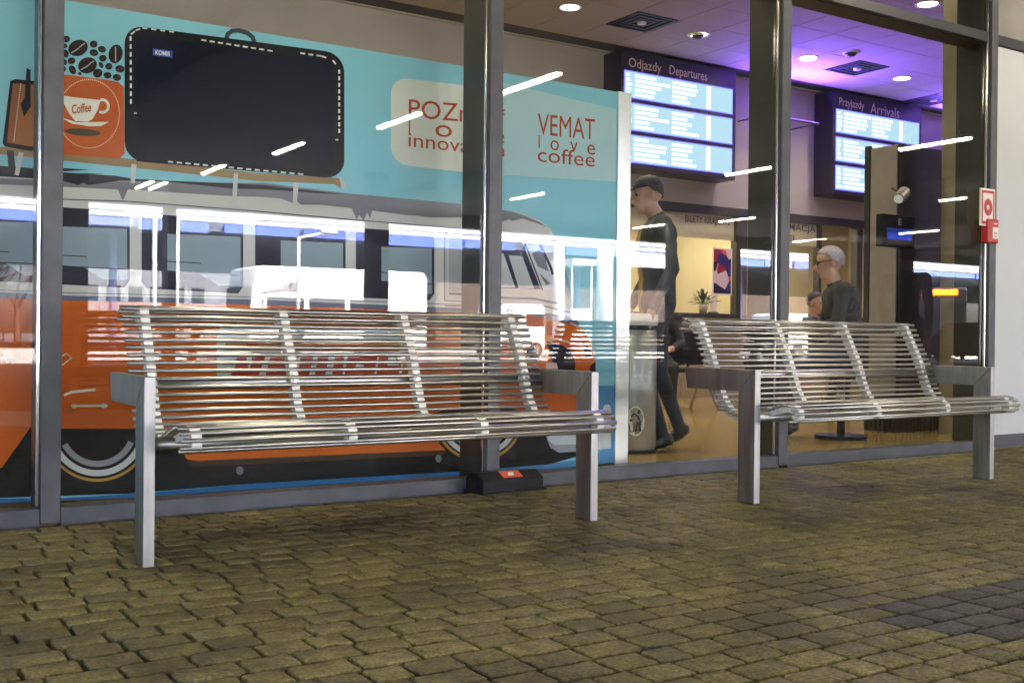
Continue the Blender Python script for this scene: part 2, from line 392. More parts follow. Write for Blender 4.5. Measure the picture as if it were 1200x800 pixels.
def ribs(t, inner, outer):
    n = len(inner)
    b = MB(); hw = .017
    vs = [(-hw, *p) for p in inner] + [(hw, *p) for p in inner] + [(-hw, *p) for p in outer] + [(hw, *p) for p in outer]
    fs = []
    for i in range(n - 1):
        fs += [(i, i + 1, n + i + 1, n + i), (2 * n + i, 3 * n + i, 3 * n + i + 1, 2 * n + i + 1), (i, 2 * n + i, 2 * n + i + 1, i + 1), (n + i, n + i + 1, 3 * n + i + 1, 3 * n + i)]
    fs += [(0, n, 3 * n, 2 * n), (n - 1, 3 * n - 1, 4 * n - 1, 2 * n - 1)]
    b.add(vs, fs); me = b.mesh('rib', RIBM)
    bolt = MB().cyl((-.0, 0, 0), (0, -.006, 0), .007, n=8).mesh('bolt', TUBE)
    for x in (.125, .68, 1.228, 1.783):
        r = link('rib', me, t); r.location = (x, 0, 0)
        for z, y in ((.632, .394), (.602, .383)):
            bo = link('bolt', bolt, r); bo.location = (0, y - .004, z)
    MB().cyl((BA, .455, .597), (BL, .455, .597), .026, n=24).build('rear_beam', mat('satin_tube', (.5, .48, .45), .4, 1, var=.1), t, smooth=True)
    MB().cyl((BA, .030, .408), (BL, .030, .408), .022, n=24).build('front_beam', MATS['satin_tube'], t, smooth=True)
bench1, inn, out = make_bench('stainless slatted bench at the left, in front of the painted bus')
ribs(bench1, inn, out)
bench2 = copy_tree(bench1); bench2.location = (3.7723, BY, 0)
bench2['label'] = 'stainless slatted bench at the right, nearer the white wall and fire alarm'

# ================================================================== PRINTED PARTITION
PY, PX1, PZ1 = .4436, 4.142, 2.295
part = thing('printed_partition', 'partition behind the glass printed with orange camper bus and luggage', 'partition', (0, 0, 0))
MB().box(-5.9, PX1, PY, PY + .08, .03, PZ1).build('board', smat((136, 200, 216)), part)
MB().box(-5.9, PX1, PY + .01, PY + .07, .0125, .03).build('foot_rail', FIN, part)
MB().box(PX1 + .001, PX1 + .105, PY - .006, PY + .09, .0125, PZ1 + .004).build('end_post', mat('satin_aluminium', (.66, .68, .66), .3, .85, var=.1, vscale=3), part, bevel=.004)
def pp(px, layer): return at_y(px, PY - .0012 - .0007 * layer)
def pr(name, rgb, pts, layer=1, parent=None):
    b = MB(); vs = [pp(p, layer) for p in pts]; b.add(vs, [tuple(range(len(vs)))])
    me = bpy.data.meshes.new(name); me.from_pydata(b.v, [], b.f); me.materials.append(smat(rgb))
    return link(name, me, parent or part)
def prm(name, rgb, polys, layer=1, parent=None):
    b = MB()
    for pts in polys: b.add([pp(p, layer) for p in pts], [tuple(range(len(pts)))])
    me = bpy.data.meshes.new(name); me.from_pydata(b.v, [], b.f); me.materials.append(smat(rgb))
    return link(name, me, parent or part)
def arc(cx, cy, rx, ry, a0, a1, n=24): return [(cx + rx * math.cos(R(a0 + (a1 - a0) * i / n)), cy + ry * math.sin(R(a0 + (a1 - a0) * i / n))) for i in range(n + 1)]
def ell(cx, cy, rx, ry, rot=0, n=20):
    c, s = math.cos(R(rot)), math.sin(R(rot))
    return [(cx + rx * math.cos(t) * c - ry * math.sin(t) * s, cy + rx * math.cos(t) * s + ry * math.sin(t) * c) for t in (2 * math.pi * i / n for i in range(n))]
def ring(cx, cy, r0, r1, a0, a1, n=30): return arc(cx, cy, r1, r1, a0, a1, n) + arc(cx, cy, r0, r0, a1, a0, n)
def stroke(pts, w):
    ps = [Vector(p) for p in pts]; a, b = [], []
    for i in range(len(ps)):
        t = (ps[min(i + 1, len(ps) - 1)] - ps[max(0, i - 1)]).normalized(); n = Vector((-t.y, t.x)) * w / 2
        a.append(tuple(ps[i] + n)); b.append(tuple(ps[i] - n))
    return a + b[::-1]
def rrect(x0, x1, y0, y1, r, sl0=0, sl1=0, n=6):
    """rounded rectangle whose top and bottom edges fall to the right by sl0, sl1"""
    pts = []
    for cx, cy, a in ((x1 - r, 0, -90), (x1 - r, 1, 0), (x0 + r, 1, 90), (x0 + r, 0, 180)):
        for i in range(n + 1):
            t = R(a + 90 * i / n); x = cx + r * math.cos(t)
            yt = y0 + sl0 * (x - x0) / (x1 - x0); yb = y1 + sl1 * (x - x0) / (x1 - x0)
            yy = (yt + r if cy == 0 else yb - r) + r * math.sin(t); pts.append((x, yy))
    return pts
def ptext(body, rgb, x0, x1, yb0, yb1, hpx, layer=8, bold=0):
    p0, p1 = pp((x0, yb0), layer), pp((x1, yb1), layer); up = pp((x0, yb0 - hpx), layer) - p0; up = Vector((0, 0, up.z))
    p1.z = p0.z + (p1.z - p0.z); return text_on('lettering', body, p0, p1, up, smat(rgb), part, bold)
SUIT, ORANGE, LG, MG, DK, CY2 = (18, 20, 24), (206, 98, 26), (202, 202, 200), (128, 128, 138), (48, 47, 58), (92, 150, 196)
# pale caption field and lettering
pr('printed_caption', (214, 220, 210), rrect(458, 604, 90, 192, 20, 17.6, 16.8), 1)
pr('printed_caption', (176, 212, 216), [(584, 96), (722, 128), (722, 213), (584, 205)], 2)
TXT = (178, 78, 34)
ptext('POZnań*', TXT, 479, 592, 138, 147, 24, 4); ptext('l', TXT, 479, 480.5, 156, 156, 15, 4); ptext('o v', TXT, 510, 560, 160, 164, 14, 4); ptext('e', TXT, 582, 591, 168, 169, 13, 4)
ptext('innovation', TXT, 478.5, 591, 172, 184, 16, 4)
ptext('VEMAT', TXT, 630, 697, 158, 164, 25, 4); ptext('l', TXT, 631, 632.5, 173.5, 173.5, 15, 4); ptext('o', TXT, 645, 655, 176, 177, 12, 4); ptext('v', TXT, 668, 677, 178, 179, 12, 4); ptext('e', TXT, 688, 697.5, 181, 182, 12, 4)
ptext('coffee', TXT, 630, 697, 189.5, 196, 18, 4)
# tan shelf under the luggage
pr('printed_shelf', (150, 128, 96), [(-40, 168), (0, 172), (150, 186), (300, 203), (400, 209), (399, 221), (392, 216), (300, 212), (150, 196), (0, 181), (-40, 177)], 1)
# orange coffee bag
bag = pr('printed_coffee_bag', (190, 94, 44), [(40, 82), (72, 87), (120, 93), (138, 96), (145, 102), (146, 180), (140, 186), (72, 181), (40, 178)], 2)
dots = [ell(104, 133, .01, .01)]
prm('stitch_ring', (236, 216, 190), [ell(104 + 36 * math.cos(t), 133.5 + 40 * math.sin(t), .75, .75, 0, 6) for t in (2 * math.pi * i / 96 for i in range(96))], 4, bag)
prm('cup', (226, 226, 214), [[(73, 112), (85, 114), (118, 117.5), (114, 130), (108, 140), (102, 143), (88, 142), (81, 133), (75, 122)],
    [(72, 138), (90, 143.5), (128, 143), (118, 148), (104, 148), (84, 145)], stroke(arc(120, 124.5, 7, 7.5, -110, 120, 14), 3.2)], 4, bag)
ptext('Coffee', (184, 88, 50), 84, 107, 134, 131, 11, 6, .02)
pr('cup_shadow', (88, 82, 68), ell(97, 155, 21, 4.2, 4), 3, bag)
# coffee beans
BE = [(77.5, 46, 4.6, 4, 0), (76, 54, 3.2, 2.6, 20), (77, 63, 3.4, 5, -20), (91.5, 56.5, 11.8, 9.4, -20), (109.7, 52, 4.6, 4.2, -10), (119.5, 58, 4.8, 3.8, 20), (110, 62, 5.2, 4, 12), (135.5, 63.5, 8.2, 11.2, 12),
      (102.5, 76.8, 11.2, 9.4, -18), (120.5, 68.5, 4.6, 4, -5), (118.5, 76.5, 2.4, 3.8, -30), (127.5, 78, 4.2, 4, 0), (83.8, 71.5, 4.6, 4, -10), (85, 82, 3.8, 5.6, -30), (74, 73, 4.6, 4, 20), (73, 81, 4.2, 4, 10),
      (93.5, 86.5, 2.1, 2, 0), (114.5, 86, 5.6, 5.2, -20), (126, 88.5, 4.8, 3.8, 8), (137, 91, 5, 4, 10), (140.5, 81, 5.4, 4.4, 8), (66, 60, 5, 4, 0), (60, 75, 8, 6, 0), (52, 66, 6, 5, 10)]
for cx, cy, rx, ry, ro in BE:
    bn = pr('printed_bean', (44, 30, 26), ell(cx, cy, rx, ry, ro), 3)
    s = .82; c, sn = math.cos(R(ro - 12)), math.sin(R(ro - 12)); big = max(rx, ry)
    ax = (c, sn) if rx >= ry else (-sn, c)
    pr('crease', (168, 172, 168) if big > 7 else (92, 74, 66), stroke([(cx - ax[0] * big * .8, cy - ax[1] * big * .8 + .8), (cx, cy + .9), (cx + ax[0] * big * .45, cy + ax[1] * big * .45 - .6), (cx + ax[0] * big * .8, cy + ax[1] * big * .8 - .4)], 1.3 if big > 7 else .9), 4, bn)
# black suitcase with a dark screen set into it
case = pr('printed_suitcase', SUIT, rrect(146, 403.5, 29, 188, 22, 34, 22), 3)
pr('suitcase_handle', (66, 74, 82), stroke([(265, 47), (267, 40), (272, 36.5), (280, 36), (290, 39), (296, 44), (299, 53)], 5.5), 2, case)
scr = mat('dark_screen', (.004, .006, .016), .3, spec=.08)
b = MB(); b.add([pp(p, 6) for p in [(160, 41), (390, 72), (390, 205), (160, 189)]], [(0, 1, 2, 3)])
me = bpy.data.meshes.new('screen'); me.from_pydata(b.v, [], b.f); me.materials.append(scr); link('screen', me, case)
st = []
def dash(pts, step, ln, w):
    acc = 0; ps = [Vector(p) for p in pts]
    seg = []
    for a, c in zip(ps, ps[1:]):
        L = (c - a).length; t = (c - a) / max(L, 1e-6); k = 0.0
        while k + ln < L: seg.append(stroke([tuple(a + t * k), tuple(a + t * (k + ln))], w)); k += step
    return seg
st += dash([(153, 43), (153.5, 130)], 9.2, 5.2, 2.2) + dash([(157, 132.5), (161, 133)], 9, 3.5, 1.6) + dash([(153.5, 40.5), (159, 36), (167, 33), (209, 38.5)], 10.5, 5.6, 1.6)
st += dash([(236, 47), (328, 61.5)], 9.8, 6, 1.8) + dash([(352, 62.5), (377, 66), (390, 71), (397, 80)], 9.6, 5.6, 1.8) + dash([(397.5, 82), (397.5, 161)], 7.7, 4.6, 2.2) + dash([(393, 164), (397, 164)], 9, 3.5, 1.6)
st += dash([(197, 189.5), (362, 205)], 10.2, 6, 1.8)
prm('stitching', (232, 230, 222), st, 8, case)
pr('sticker', (58, 84, 170), [(179, 57), (202, 60), (202, 68), (179, 65)], 8, case)
ptext('KOMIS', (230, 230, 220), 182, 199, 64.2, 66.2, 5.5, 10, .03)
# tan bag at the far left
lb = pr('printed_satchel', SUIT, [(12, 95), (18, 93), (60, 97), (60, 175), (36, 177), (6, 172), (3, 168)], 2)
pr('leather', (170, 108, 60), [(15, 98), (60, 101), (60, 170), (36, 172), (8, 167)], 3, lb)
pr('leather', (146, 90, 58), [(15, 98), (26, 99), (18, 169), (8, 167)], 4, lb)
pr('strap', SUIT, [(31, 80), (36, 82), (36, 125), (28, 137), (24, 122), (29, 115)], 5, lb)
prm('stitching', (232, 220, 200), dash([(24.5, 98), (16, 168)], 2.6, 1.4, 1.4), 6, lb)
# ---- bus
bus = pr('printed_bus_body', LG, [(-60, 203), (0, 206), (73, 209), (310, 216), (406, 226.5), (541, 239), (585, 246), (613, 251), (632, 258), (645, 268), (652, 284), (660, 318), (666, 352), (672, 372), (640, 366), (585, 364), (300, 354), (-60, 341)], 1)
pr('roof_shade', MG, [(-60, 206), (0, 209), (73, 212), (310, 214.5), (406, 226.5), (541, 239), (541, 255), (505, 255), (490, 253), (475, 252), (436, 247), (434, 256), (430, 249), (426, 259), (421, 252), (418, 257), (412, 244), (403, 243), (375, 240), (349, 240), (330, 233), (310, 231), (272, 230), (208, 226), (150, 222), (144, 236), (138, 222), (73, 219), (-60, 214)], 2, bus)
pr('roof_shade', DK, [(-60, 190), (36, 197), (73, 202), (135, 206), (160, 210), (270, 215), (310, 217), (406, 228), (380, 227), (310, 222), (272, 221), (200, 213.5), (140, 212), (104, 217), (98, 214), (92, 217), (73, 212), (36, 209), (-60, 203)], 3, bus)
pr('roof_shade', MG, [(583, 245), (600, 248), (613, 252), (632, 260), (641, 266), (630, 262), (612, 256), (600, 259), (596, 257), (583, 262)], 2, bus)
prm('rack_bars', (196, 198, 198), [[(154, 192), (160, 193), (158, 215), (153, 214)], [(274, 203), (279, 204), (277, 240), (284, 246), (262, 244), (272, 234)], [(344, 214), (350, 215), (348, 236), (356, 243), (343, 240)],
    [(397, 207), (402, 209), (407, 222), (401, 221)], [(22, 178), (28, 179), (22, 206), (17, 205)]], 4, bus)
prm('rack_streaks', DK, [[(73, 197), (105, 199), (73, 201)], [(73, 203), (125, 203.5), (73, 206)], [(8, 176), (16, 177), (18, 197), (10, 198)]], 4, bus)
prm('gutter_line', (92, 94, 104), [stroke([(-60, 229), (73, 233.5), (150, 236), (283, 246), (420, 258), (541, 268)], 1.3), stroke([(583, 274), (640, 278)], 1.2)], 5, bus)
# windows
def win(x0, x1, yt0, yt1, yb0, yb1, top):
    wd = pr('window', (46, 45, 60), [(x0 + 2, yt0), (x1 - 2, yt1), (x1, yt1 + 6), (x1, yb1 - 8), (x1 - 6, yb1), (x0 + 6, yb0), (x0, yb0 - 8), (x0, yt0 + 6)], 2, bus)
    f = lambda x, k: (yt0 + (yt1 - yt0) * (x - x0) / (x1 - x0)) * (1 - k) + (yb0 + (yb1 - yb0) * (x - x0) / (x1 - x0)) * k
    a, c = x0 + (4 if top else 30), x1 - 3
    pr('curtain', (138, 158, 170), [(a, f(a, .25)), (c, f(c, .23)), (c, f(c, .9)), (a + 60 if a + 60 < c else c - 10, f(a, .94)), (a + 36 if a + 36 < c else c - 20, f(a, .78)), (a, f(a, .74))], 3, wd)
    prm('seat_line', (56, 56, 70), [stroke([(a, f(a, .62)), (a + 40, f(a + 40, .62))], 1.2), stroke([(a, f(a, .76)), (c, f(c, .76))], 1.4), stroke([(a, f(a, .86)), (a + 34, f(a + 34, .87))], 1.2)], 4, wd)
    return wd
win(58, 152, 242, 248, 333, 337, True); win(166, 285, 250, 258, 338, 344, False); win(299, 405, 258, 266, 344, 349, False); win(417, 509, 267, 273, 349, 352, False); win(-60, 45, 234, 240, 328, 331, False)
# cab door
cab_ = pr('cab_door', (178, 180, 182), [(521, 273), (527, 270), (562, 273), (562, 352), (521, 350)], 2, bus)
pr('cab_window', (150, 156, 162), [(526, 280), (532, 277), (560, 279), (560, 342), (526, 341)], 3, cab_)
prm('door_seams', (84, 86, 94), [stroke([(521, 352), (521, 275), (527, 270), (562, 273)], 1.2), stroke([(526, 344), (560, 345)], 2.2), stroke([(521, 352), (562, 354)], 1.2), stroke([(521, 358), (562, 360)], 1.2)], 4, cab_)
# front side window, divider and windscreen
fw_ = pr('front_window', (34, 36, 62), [(575, 281), (612, 283.5), (634, 339), (575, 337)], 2, bus)
prm('pane_shine', (190, 194, 198), [[(575, 296), (590, 297), (604, 337), (575, 337)], [(596, 299), (612, 300), (626, 338), (608, 338)]], 3, fw_)
ws_ = pr('windscreen', (206, 210, 214), [(615, 285), (635, 287), (655, 340), (634, 340)], 2, bus)
prm('pane_shade', (112, 114, 124), [[(623, 297), (636, 291), (643, 318), (630, 312)], [(632, 320), (645, 332), (640, 334)]], 3, ws_)
prm('screen_pillar', (36, 38, 56), [stroke([(611, 283), (632, 339)], 1.6), stroke([(615, 284), (636, 340)], 1.6), stroke([(633, 287), (645, 312), (648, 322)], 3)], 4, ws_)
pr('sun_visor', (60, 60, 76), [(636, 277), (652, 279), (659.5, 281.5), (658, 284.5), (650, 286), (642, 282)], 4, bus)
prm('screen_edge', (150, 152, 172), [stroke([(652, 286), (664, 324), (674, 366)], 2.5), [(650, 300), (662, 330), (668, 352), (656, 332)]], 3, bus)
# belt lines
prm('belt_line', (96, 104, 126), [[(-60, 339), (73, 346), (300, 351), (541, 361), (541, 366), (300, 357), (73, 352), (-60, 347)], [(575, 362), (620, 364), (674, 372), (690, 396), (672, 380), (620, 369), (575, 367)]], 3, bus)
prm('belt_line', (110, 112, 124), [stroke([(-60, 337), (73, 343), (300, 348), (541, 357)], 1.1), stroke([(575, 348), (626, 350), (662, 357)], 2.6), stroke([(575, 356), (640, 359), (668, 366)], 1.8)], 4, bus)
# orange lower body, with its black underside
under = pr('printed_underside', (24, 24, 26), [(-60, 486), (-60, 586), (0, 583), (150, 578), (300, 566), (541, 553), (640, 545), (706, 526), (706, 470), (640, 470), (213, 484)], 1, bus)
low = pr('orange_body', ORANGE, [(-60, 346), (73, 352), (300, 357), (541, 366), (585, 367), (640, 369), (672, 380), (690, 396), (697, 420), (698, 452), (694, 482), (640, 492), (634, 508), (600, 470), (562, 466), (530, 512), (218, 527), (210, 503), (73, 503), (36, 500), (2, 548), (-60, 540)], 2, bus)
pr('highlight', (212, 120, 72), [(-60, 478), (73, 484), (210, 480), (210, 501), (73, 501), (-60, 497)], 3, low)
pr('skirt', (214, 108, 38), [(213, 527), (528, 512), (523, 527), (232, 540), (219, 538)], 3, low)
pr('skirt', (74, 56, 40), [(219, 539), (523, 527), (519, 533), (223, 547)], 3, under)
prm('bolt_heads', (120, 122, 126), [ell(281, 551, 4.4, 5), ell(514, 537, 3.6, 4.6)], 4, under)
def wheel(cx, cy, ro, a0, a1):
    wh = pr('wheel', (26, 25, 30), ell(cx, cy, ro + 3, ro + 3, 0, 40), 4, bus)
    pr('tyre_stripe', (176, 138, 58), ring(cx, cy, ro - 3.2, ro, a0, a1), 5, wh)
    pr('hub_ring', (198, 204, 206), ring(cx, cy, ro * .79, ro * .9, a0, a1), 5, wh)
    pr('hub_ring', (142, 146, 156), ring(cx, cy, ro * .62, ro * .73, a0 + 6, a1 - 10), 5, wh)
wheel(114, 500, 64, 18, 162)
pr('wheel_arch', (200, 94, 28), [(60, 430), (170, 430), (170, 502), (60, 502)], 6, low)
wheel(561, 487, 53, 8, 160)
pr('wheel_arch', (200, 94, 28), [(505, 425), (640, 425), (632, 500), (618, 486), (600, 478), (520, 480), (505, 486)], 6, low)
bump_ = pr('bumper', (204, 212, 216), [(639, 508), (692, 504), (716, 500), (716, 525), (692, 528), (655, 530), (645, 524)], 4, bus)
pr('bumper_shade', (148, 152, 156), [(641, 515), (650, 521), (692, 520), (692, 528), (655, 530), (645, 524)], 5, bump_)
pr('bumper_guard', (214, 218, 220), [(707, 478), (709, 474), (714, 474), (716, 478), (716, 525), (707, 522)], 6, bump_)
prm('front_trim', (40, 34, 44), [[(640, 400), (655, 402), (668, 410), (674, 425), (674, 437), (655, 440), (648, 425)], [(681, 398), (692, 408), (694, 418), (687, 420)], [(616, 408), (628, 402), (632, 422), (620, 426)], [(692, 428), (698, 424), (698, 440), (690, 440)]], 4, low)
prm('front_trim', (232, 206, 160), [stroke([(655, 398), (680, 404), (697, 412)], 1.6), stroke([(668, 378), (686, 388), (694, 402)], 1.8)], 5, low)
pr('number_plate', (228, 200, 192), [(618, 424), (652, 425), (654, 432), (620, 431)], 5, low)
pr('blue_corner', CY2, [(690, 452), (722, 452), (722, 541), (640, 550), (541, 556), (541, 552), (640, 544), (695, 535), (706, 526), (698, 500)], 2)
pr('blue_line', (52, 118, 176), [(-60, 587), (0, 584), (72, 583), (150, 579), (300, 566), (541, 552), (541, 556), (300, 572.5), (150, 582.5), (72, 586), (-60, 591)], 3)
pr('brown_foot', (74, 62, 50), [(-60, 591), (72, 587), (150, 583), (300, 573), (541, 557), (640, 551), (722, 541.5), (722, 546), (-60, 598)], 2)
# sign on the bus flank (pale field with the red lettering)
pr('flank_sign', (190, 200, 200), [(258, 383), (480, 386), (478, 400), (470, 440), (430, 446), (310, 444), (254, 441), (254, 396)], 4, low)
pr('sign_band', (168, 112, 74), [(264, 401), (470, 403), (468, 412), (264, 410)], 5, low)
pr('sign_field', (168, 62, 34), [(278, 413), (462, 414), (470, 428), (466, 441), (270, 440), (276, 428)], 5, low)
prm('sign_strokes', (196, 204, 202), [[(288, 413), (296, 413), (293, 432), (291, 432)], [(312, 414), (318, 414), (311, 440), (303, 440)], [(343, 414), (353, 414), (350, 432), (340, 430)], [(368, 414), (373, 414), (369, 440), (362, 440)], [(386, 414), (393, 414), (389, 440), (381, 440)],
    [(404, 414), (408, 414), (404, 440), (401, 440)], [(418, 426), (427, 428), (425, 432), (416, 431)], [(443, 414), (445, 414), (441, 440), (438, 440)], [(455, 418), (463, 418), (468, 428), (454, 428)]], 6, low)
prm('sign_marks', (172, 52, 36), [[(288, 397), (296, 396), (303, 397), (300, 408), (290, 408)], [(280, 413), (286, 413), (284, 430), (279, 430)]], 6, low)
prm('script', (222, 216, 200), [stroke([(52, 430), (66, 421), (78, 414), (84, 419), (74, 427), (60, 426)], 1.8), stroke([(75, 463), (84, 459), (112, 456.5)], 3), stroke([(84, 476), (92, 475.5), (126, 475)], 2.6), ell(87, 475.6, 3.6, 2.4), ell(122, 475.3, 4.4, 2.6),
    stroke([(-6, 424), (4, 418), (10, 408), (5, 412), (8, 424), (18, 420), (24, 414), (20, 424), (34, 424), (40, 418)], 1.8)], 8, low)

# ================================================================== THINGS IN FRONT OF THE GLASS
bx = thing('bait_box', 'small black plastic bait box with orange sticker at the foot of the glass', 'bait box', (2.81, -.20, 0), R(2))
MB().prism([(0, 0), (.165, 0), (.165, .062), (.150, .090), (.066, .100), (0, .066)], 0, .375).build('body', BLACKP, bx, bevel=.006)
MB().box(-.012, .387, -.012, .177, 0, .010).build('base_plate', BLACKP, bx, bevel=.003)
MB().cyl((-.004, .085, .04), (.003, .085, .04), .028, n=16).build('entry_hole', mat('hole_black', (.003, .003, .003), .9), bx)
for x_ in (.03, .24): MB().box(x_, x_ + .06, -.003, .002, .062, .068).build('latch', mat('hole_black', (.003, .003, .003), .9), bx)
st_ = MB().add([(.13, .008, .0728), (.25, .008, .0728), (.25, .062, .1005), (.13, .062, .1005)], [(0, 1, 2, 3)]).build('sticker', mat('orange_sticker', lin((214, 84, 48)), .4), bx)
MB().add([(.165, .022, .0810), (.20, .022, .0810), (.215, .048, .0945), (.18, .048, .0945)], [(0, 1, 2, 3)]).build('print', mat('white_print', (.75, .74, .7), .5), st_)

redm = mat('alarm_red', lin((176, 30, 28)), .35); whitep = mat('sign_white', lin((232, 226, 210)), .4)
p = at_y((1157.5, 243), -.055)
sg = thing('fire_alarm_sign', 'square red and white fire alarm sign with ring at the frame edge', 'sign', (p.x, -.05, p.z))
MB().box(-.085, .085, -.006, .006, -.135, .135).build('plate', whitep, sg)
MB().box(-.075, .075, -.0085, -.0065, .102, .122).box(-.075, .075, -.0085, -.0065, -.122, -.102).box(-.075, -.062, -.0085, -.0065, -.1015, .1015).box(.062, .075, -.0085, -.0065, -.1015, .1015).build('border', redm, sg)
rb = MB(); n = 28
rb.add([(r * math.cos(2 * math.pi * i / n), -.009, 1.25 * r * math.sin(2 * math.pi * i / n)) for r in (.016, .05) for i in range(n)], [(i, (i + 1) % n, n + (i + 1) % n, n + i) for i in range(n)])
rb.build('ring', redm, sg)
p = at_y((1163, 271), -.06)
cp = thing('fire_call_point', 'small red fire alarm call point below the ring sign', 'call point', (p.x, -.012, p.z))
MB().box(-.07, .06, -.062, 0, -.088, .088).build('housing', redm, cp, bevel=.012)
MB().box(-.02, .045, -.066, -.060, -.055, .028).build('button_plate', whitep, cp, bevel=.002)
MB().box(-.005, .03, -.0675, -.0655, -.02, -.012).box(-.002, .027, -.0675, -.0655, -.042, -.036).build('marks', mat('ink', (.03, .03, .03), .5), cp)
MB().box(-.01, .035, -.0635, -.0615, .05, .058).build('lettering_bar', whitep, cp)

# ================================================================== HALL CONTENTS
DLM = lamp_mat('downlight_glow', (1, .86, .58), 1.2)
def downlight(x, y, label):
    t = thing('downlight', label, 'downlight', (x, y, HALL_Z), 0, 'downlights in the hall ceiling')
    MB().lathe([(.10, -.001), (.125, -.012), (.13, -.002), (.128, .0)], n=24).build('trim_ring', mat('lamp_ring', (.7, .66, .58), .3, .3), t, smooth=True)
    MB().lathe([(0.0001, -.0035), (.1, -.0035)], n=24).build('diffuser', DLM, t)
    l = bpy.data.lights.new('downlight', 'SPOT'); l.energy = 4.5; l.color = (1, .84, .58); l.spot_size = R(150); l.spot_blend = .6; l.shadow_soft_size = .1
    lo = bpy.data.objects.new('lamp', l); COL.objects.link(lo); lo.parent = t; lo.location = (0, 0, -.03)
DL = [(6.793, 4.645, 'lit downlight above the printed partition, left of the departures board'), (10.466, 4.635, 'lit downlight between the two timetable boards'), (12.313, 4.652, 'lit downlight above the arrivals board'),
      (9.811, 2.42, 'yellow lit downlight seen above the transom at the top right')]
DL += [(x, y, 'warm round hall downlight, out of the picture, ' + lb) for x, y, lb in ((4.9, 4.64, 'by the back wall behind the partition end'), (1.2, 4.64, 'by the back wall behind the printed suitcase'), (-2.5, 4.64, 'by the back wall at the far left'), (6.1, 2.42, 'mid hall above the waiting seats'), (2.4, 2.42, 'mid hall behind the printed bus front'), (-1.3, 2.42, 'mid hall at the far left'), (13.5, 2.42, 'mid hall at the far right'), (7.9, .9, 'near the glass above the tall cabinet'), (4.2, .9, 'near the glass above the litter bin'), (11.6, .9, 'near the white wall'), (8.63, 4.64, 'just before the departures board'))]
for a in DL: downlight(*a)
# square ceiling diffusers
for (x, y), lb in zip(DIFF, ('dark square ceiling air diffuser above the departures board', 'dark square ceiling air diffuser above the arrivals board', 'dark square ceiling air diffuser at the far right of the ceiling')):
    t = thing('air_diffuser', lb, 'air diffuser', (x, y, HALL_Z), 0, 'ceiling air diffusers')
    MB().box(-.298, .298, -.298, .298, .012, .02).build('back_plate', mat('diffuser_dark', (.02, .018, .022), .5), t)
    for k in range(3):
        r = .28 - .08 * k; f = MB()
        for a, b_, c, d in ((-r, r, -r, -r + .03), (-r, r, r - .03, r), (-r, -r + .03, -r + .0305, r - .0305), (r - .03, r, -r + .0305, r - .0305)): f.box(a, b_, c, d, -.004, .006)
        f.build('vane', mat('diffuser_dark', (.02, .018, .022), .5), t)
    MB().lathe([(.0001, -.02), (.05, -.018), (.055, .0)], n=16).build('center_cap', mat('cap_light', (.6, .58, .6), .4), t, smooth=True)
for px, lb in (((818, 41), 'small dark smoke detector on the ceiling right of the left diffuser'), ((997, 62), 'small dark dome on the ceiling by the arrivals board')):
    q = at_z(px, HALL_Z); t = thing('ceiling_detector', lb, 'detector', (q.x, q.y, HALL_Z))
    MB().lathe([(.0001, -.05), (.05, -.045), (.07, -.02), (.075, 0)], n=16).build('dome', mat('detector_dark', (.04, .035, .04), .4), t, smooth=True)
    MB().lathe([(.08, -.012), (.1, -.01), (.105, 0)], n=16).build('base_ring', mat('cap_light', (.6, .58, .6), .4), t, smooth=True)

# departure / arrival boards
housing = mat('board_housing', (.022, .018, .034), .35, var=.1); SCRW = lamp_mat('screen_white', (.55, .83, 1.0), .034); SCRB = lamp_mat('screen_rows', (.95, .98, 1.0), .055); SCRE = lamp_mat('screen_edge', (.20, .13, 1.0), .045)
TITLE = mat('board_title', (.75, .62, .5), .5)
def board(x0, x1, z0, z1, label, t1, t2, seed):
    rn = random.Random(seed); Y = 5.55
    t = thing('timetable_board', label, 'timetable board', (x0, Y, z0)); W, H = x1 - x0, z1 - z0
    MB().box(0, W, 0, WALL_Y - Y - .004, 0, H).build('housing', housing, t, bevel=.008)
    zz = [(.08, .41), (.48, .81), (.88, 1.20)]
    for a, c in zz:
        s_ = MB().box(.06, W - .07, -.004, -.001, a * H / 1.46, c * H / 1.46).build('screen', SCRW, t)
        z0s, z1s = a * H / 1.46, c * H / 1.46
        f = MB().box(.048, W - .058, -.003, -.0012, z0s - .013, z0s).box(.048, W - .058, -.003, -.0012, z1s, z1s + .013).box(.048, .06, -.003, -.0012, z0s, z1s).box(W - .07, W - .058, -.003, -.0012, z0s, z1s)
        f.build('screen_rim', SCRE, s_)
        b = MB()
        for k in range(5):
            z = z0s + .025 + k * (z1s - z0s - .03) / 5
            for u0, u1 in ((.08, .08 + rn.uniform(.05, .1)), (.22, .24 + rn.uniform(.2, .55)), (.82, .86 + rn.uniform(.2, .42))):
                b.box(u0, min(u1, W - .1), -.0062, -.0045, z, z + .036)
        b.box(W - .52, W - .45, -.0062, -.0045, z0s + .015, z1s - .015)
        b.build('text_rows', SCRB, s_)
    text_on('lettering', t1, (.12, -.003, H - .235), (.12 + W * .27, -.003, H - .235), (0, 0, .15), TITLE, t)
    text_on('lettering', t2, (.12 + W * .34, -.003, H - .235), (.12 + W * .67, -.003, H - .235), (0, 0, .15), TITLE, t)
    MB().box(W * .3, W * .38, .1, .2, H, H + .02).build('bracket', housing, t)
board(8.21, 10.13, 2.86, 4.29, 'dark blue departures board with three lit screens, beside the partition', 'Odjazdy', 'Departures', 1)
board(12.0, 13.95, 2.83, 4.29, 'dark arrivals board with lit screens half hidden by the dark cabinet', 'Przyjazdy', 'Arrivals', 2)
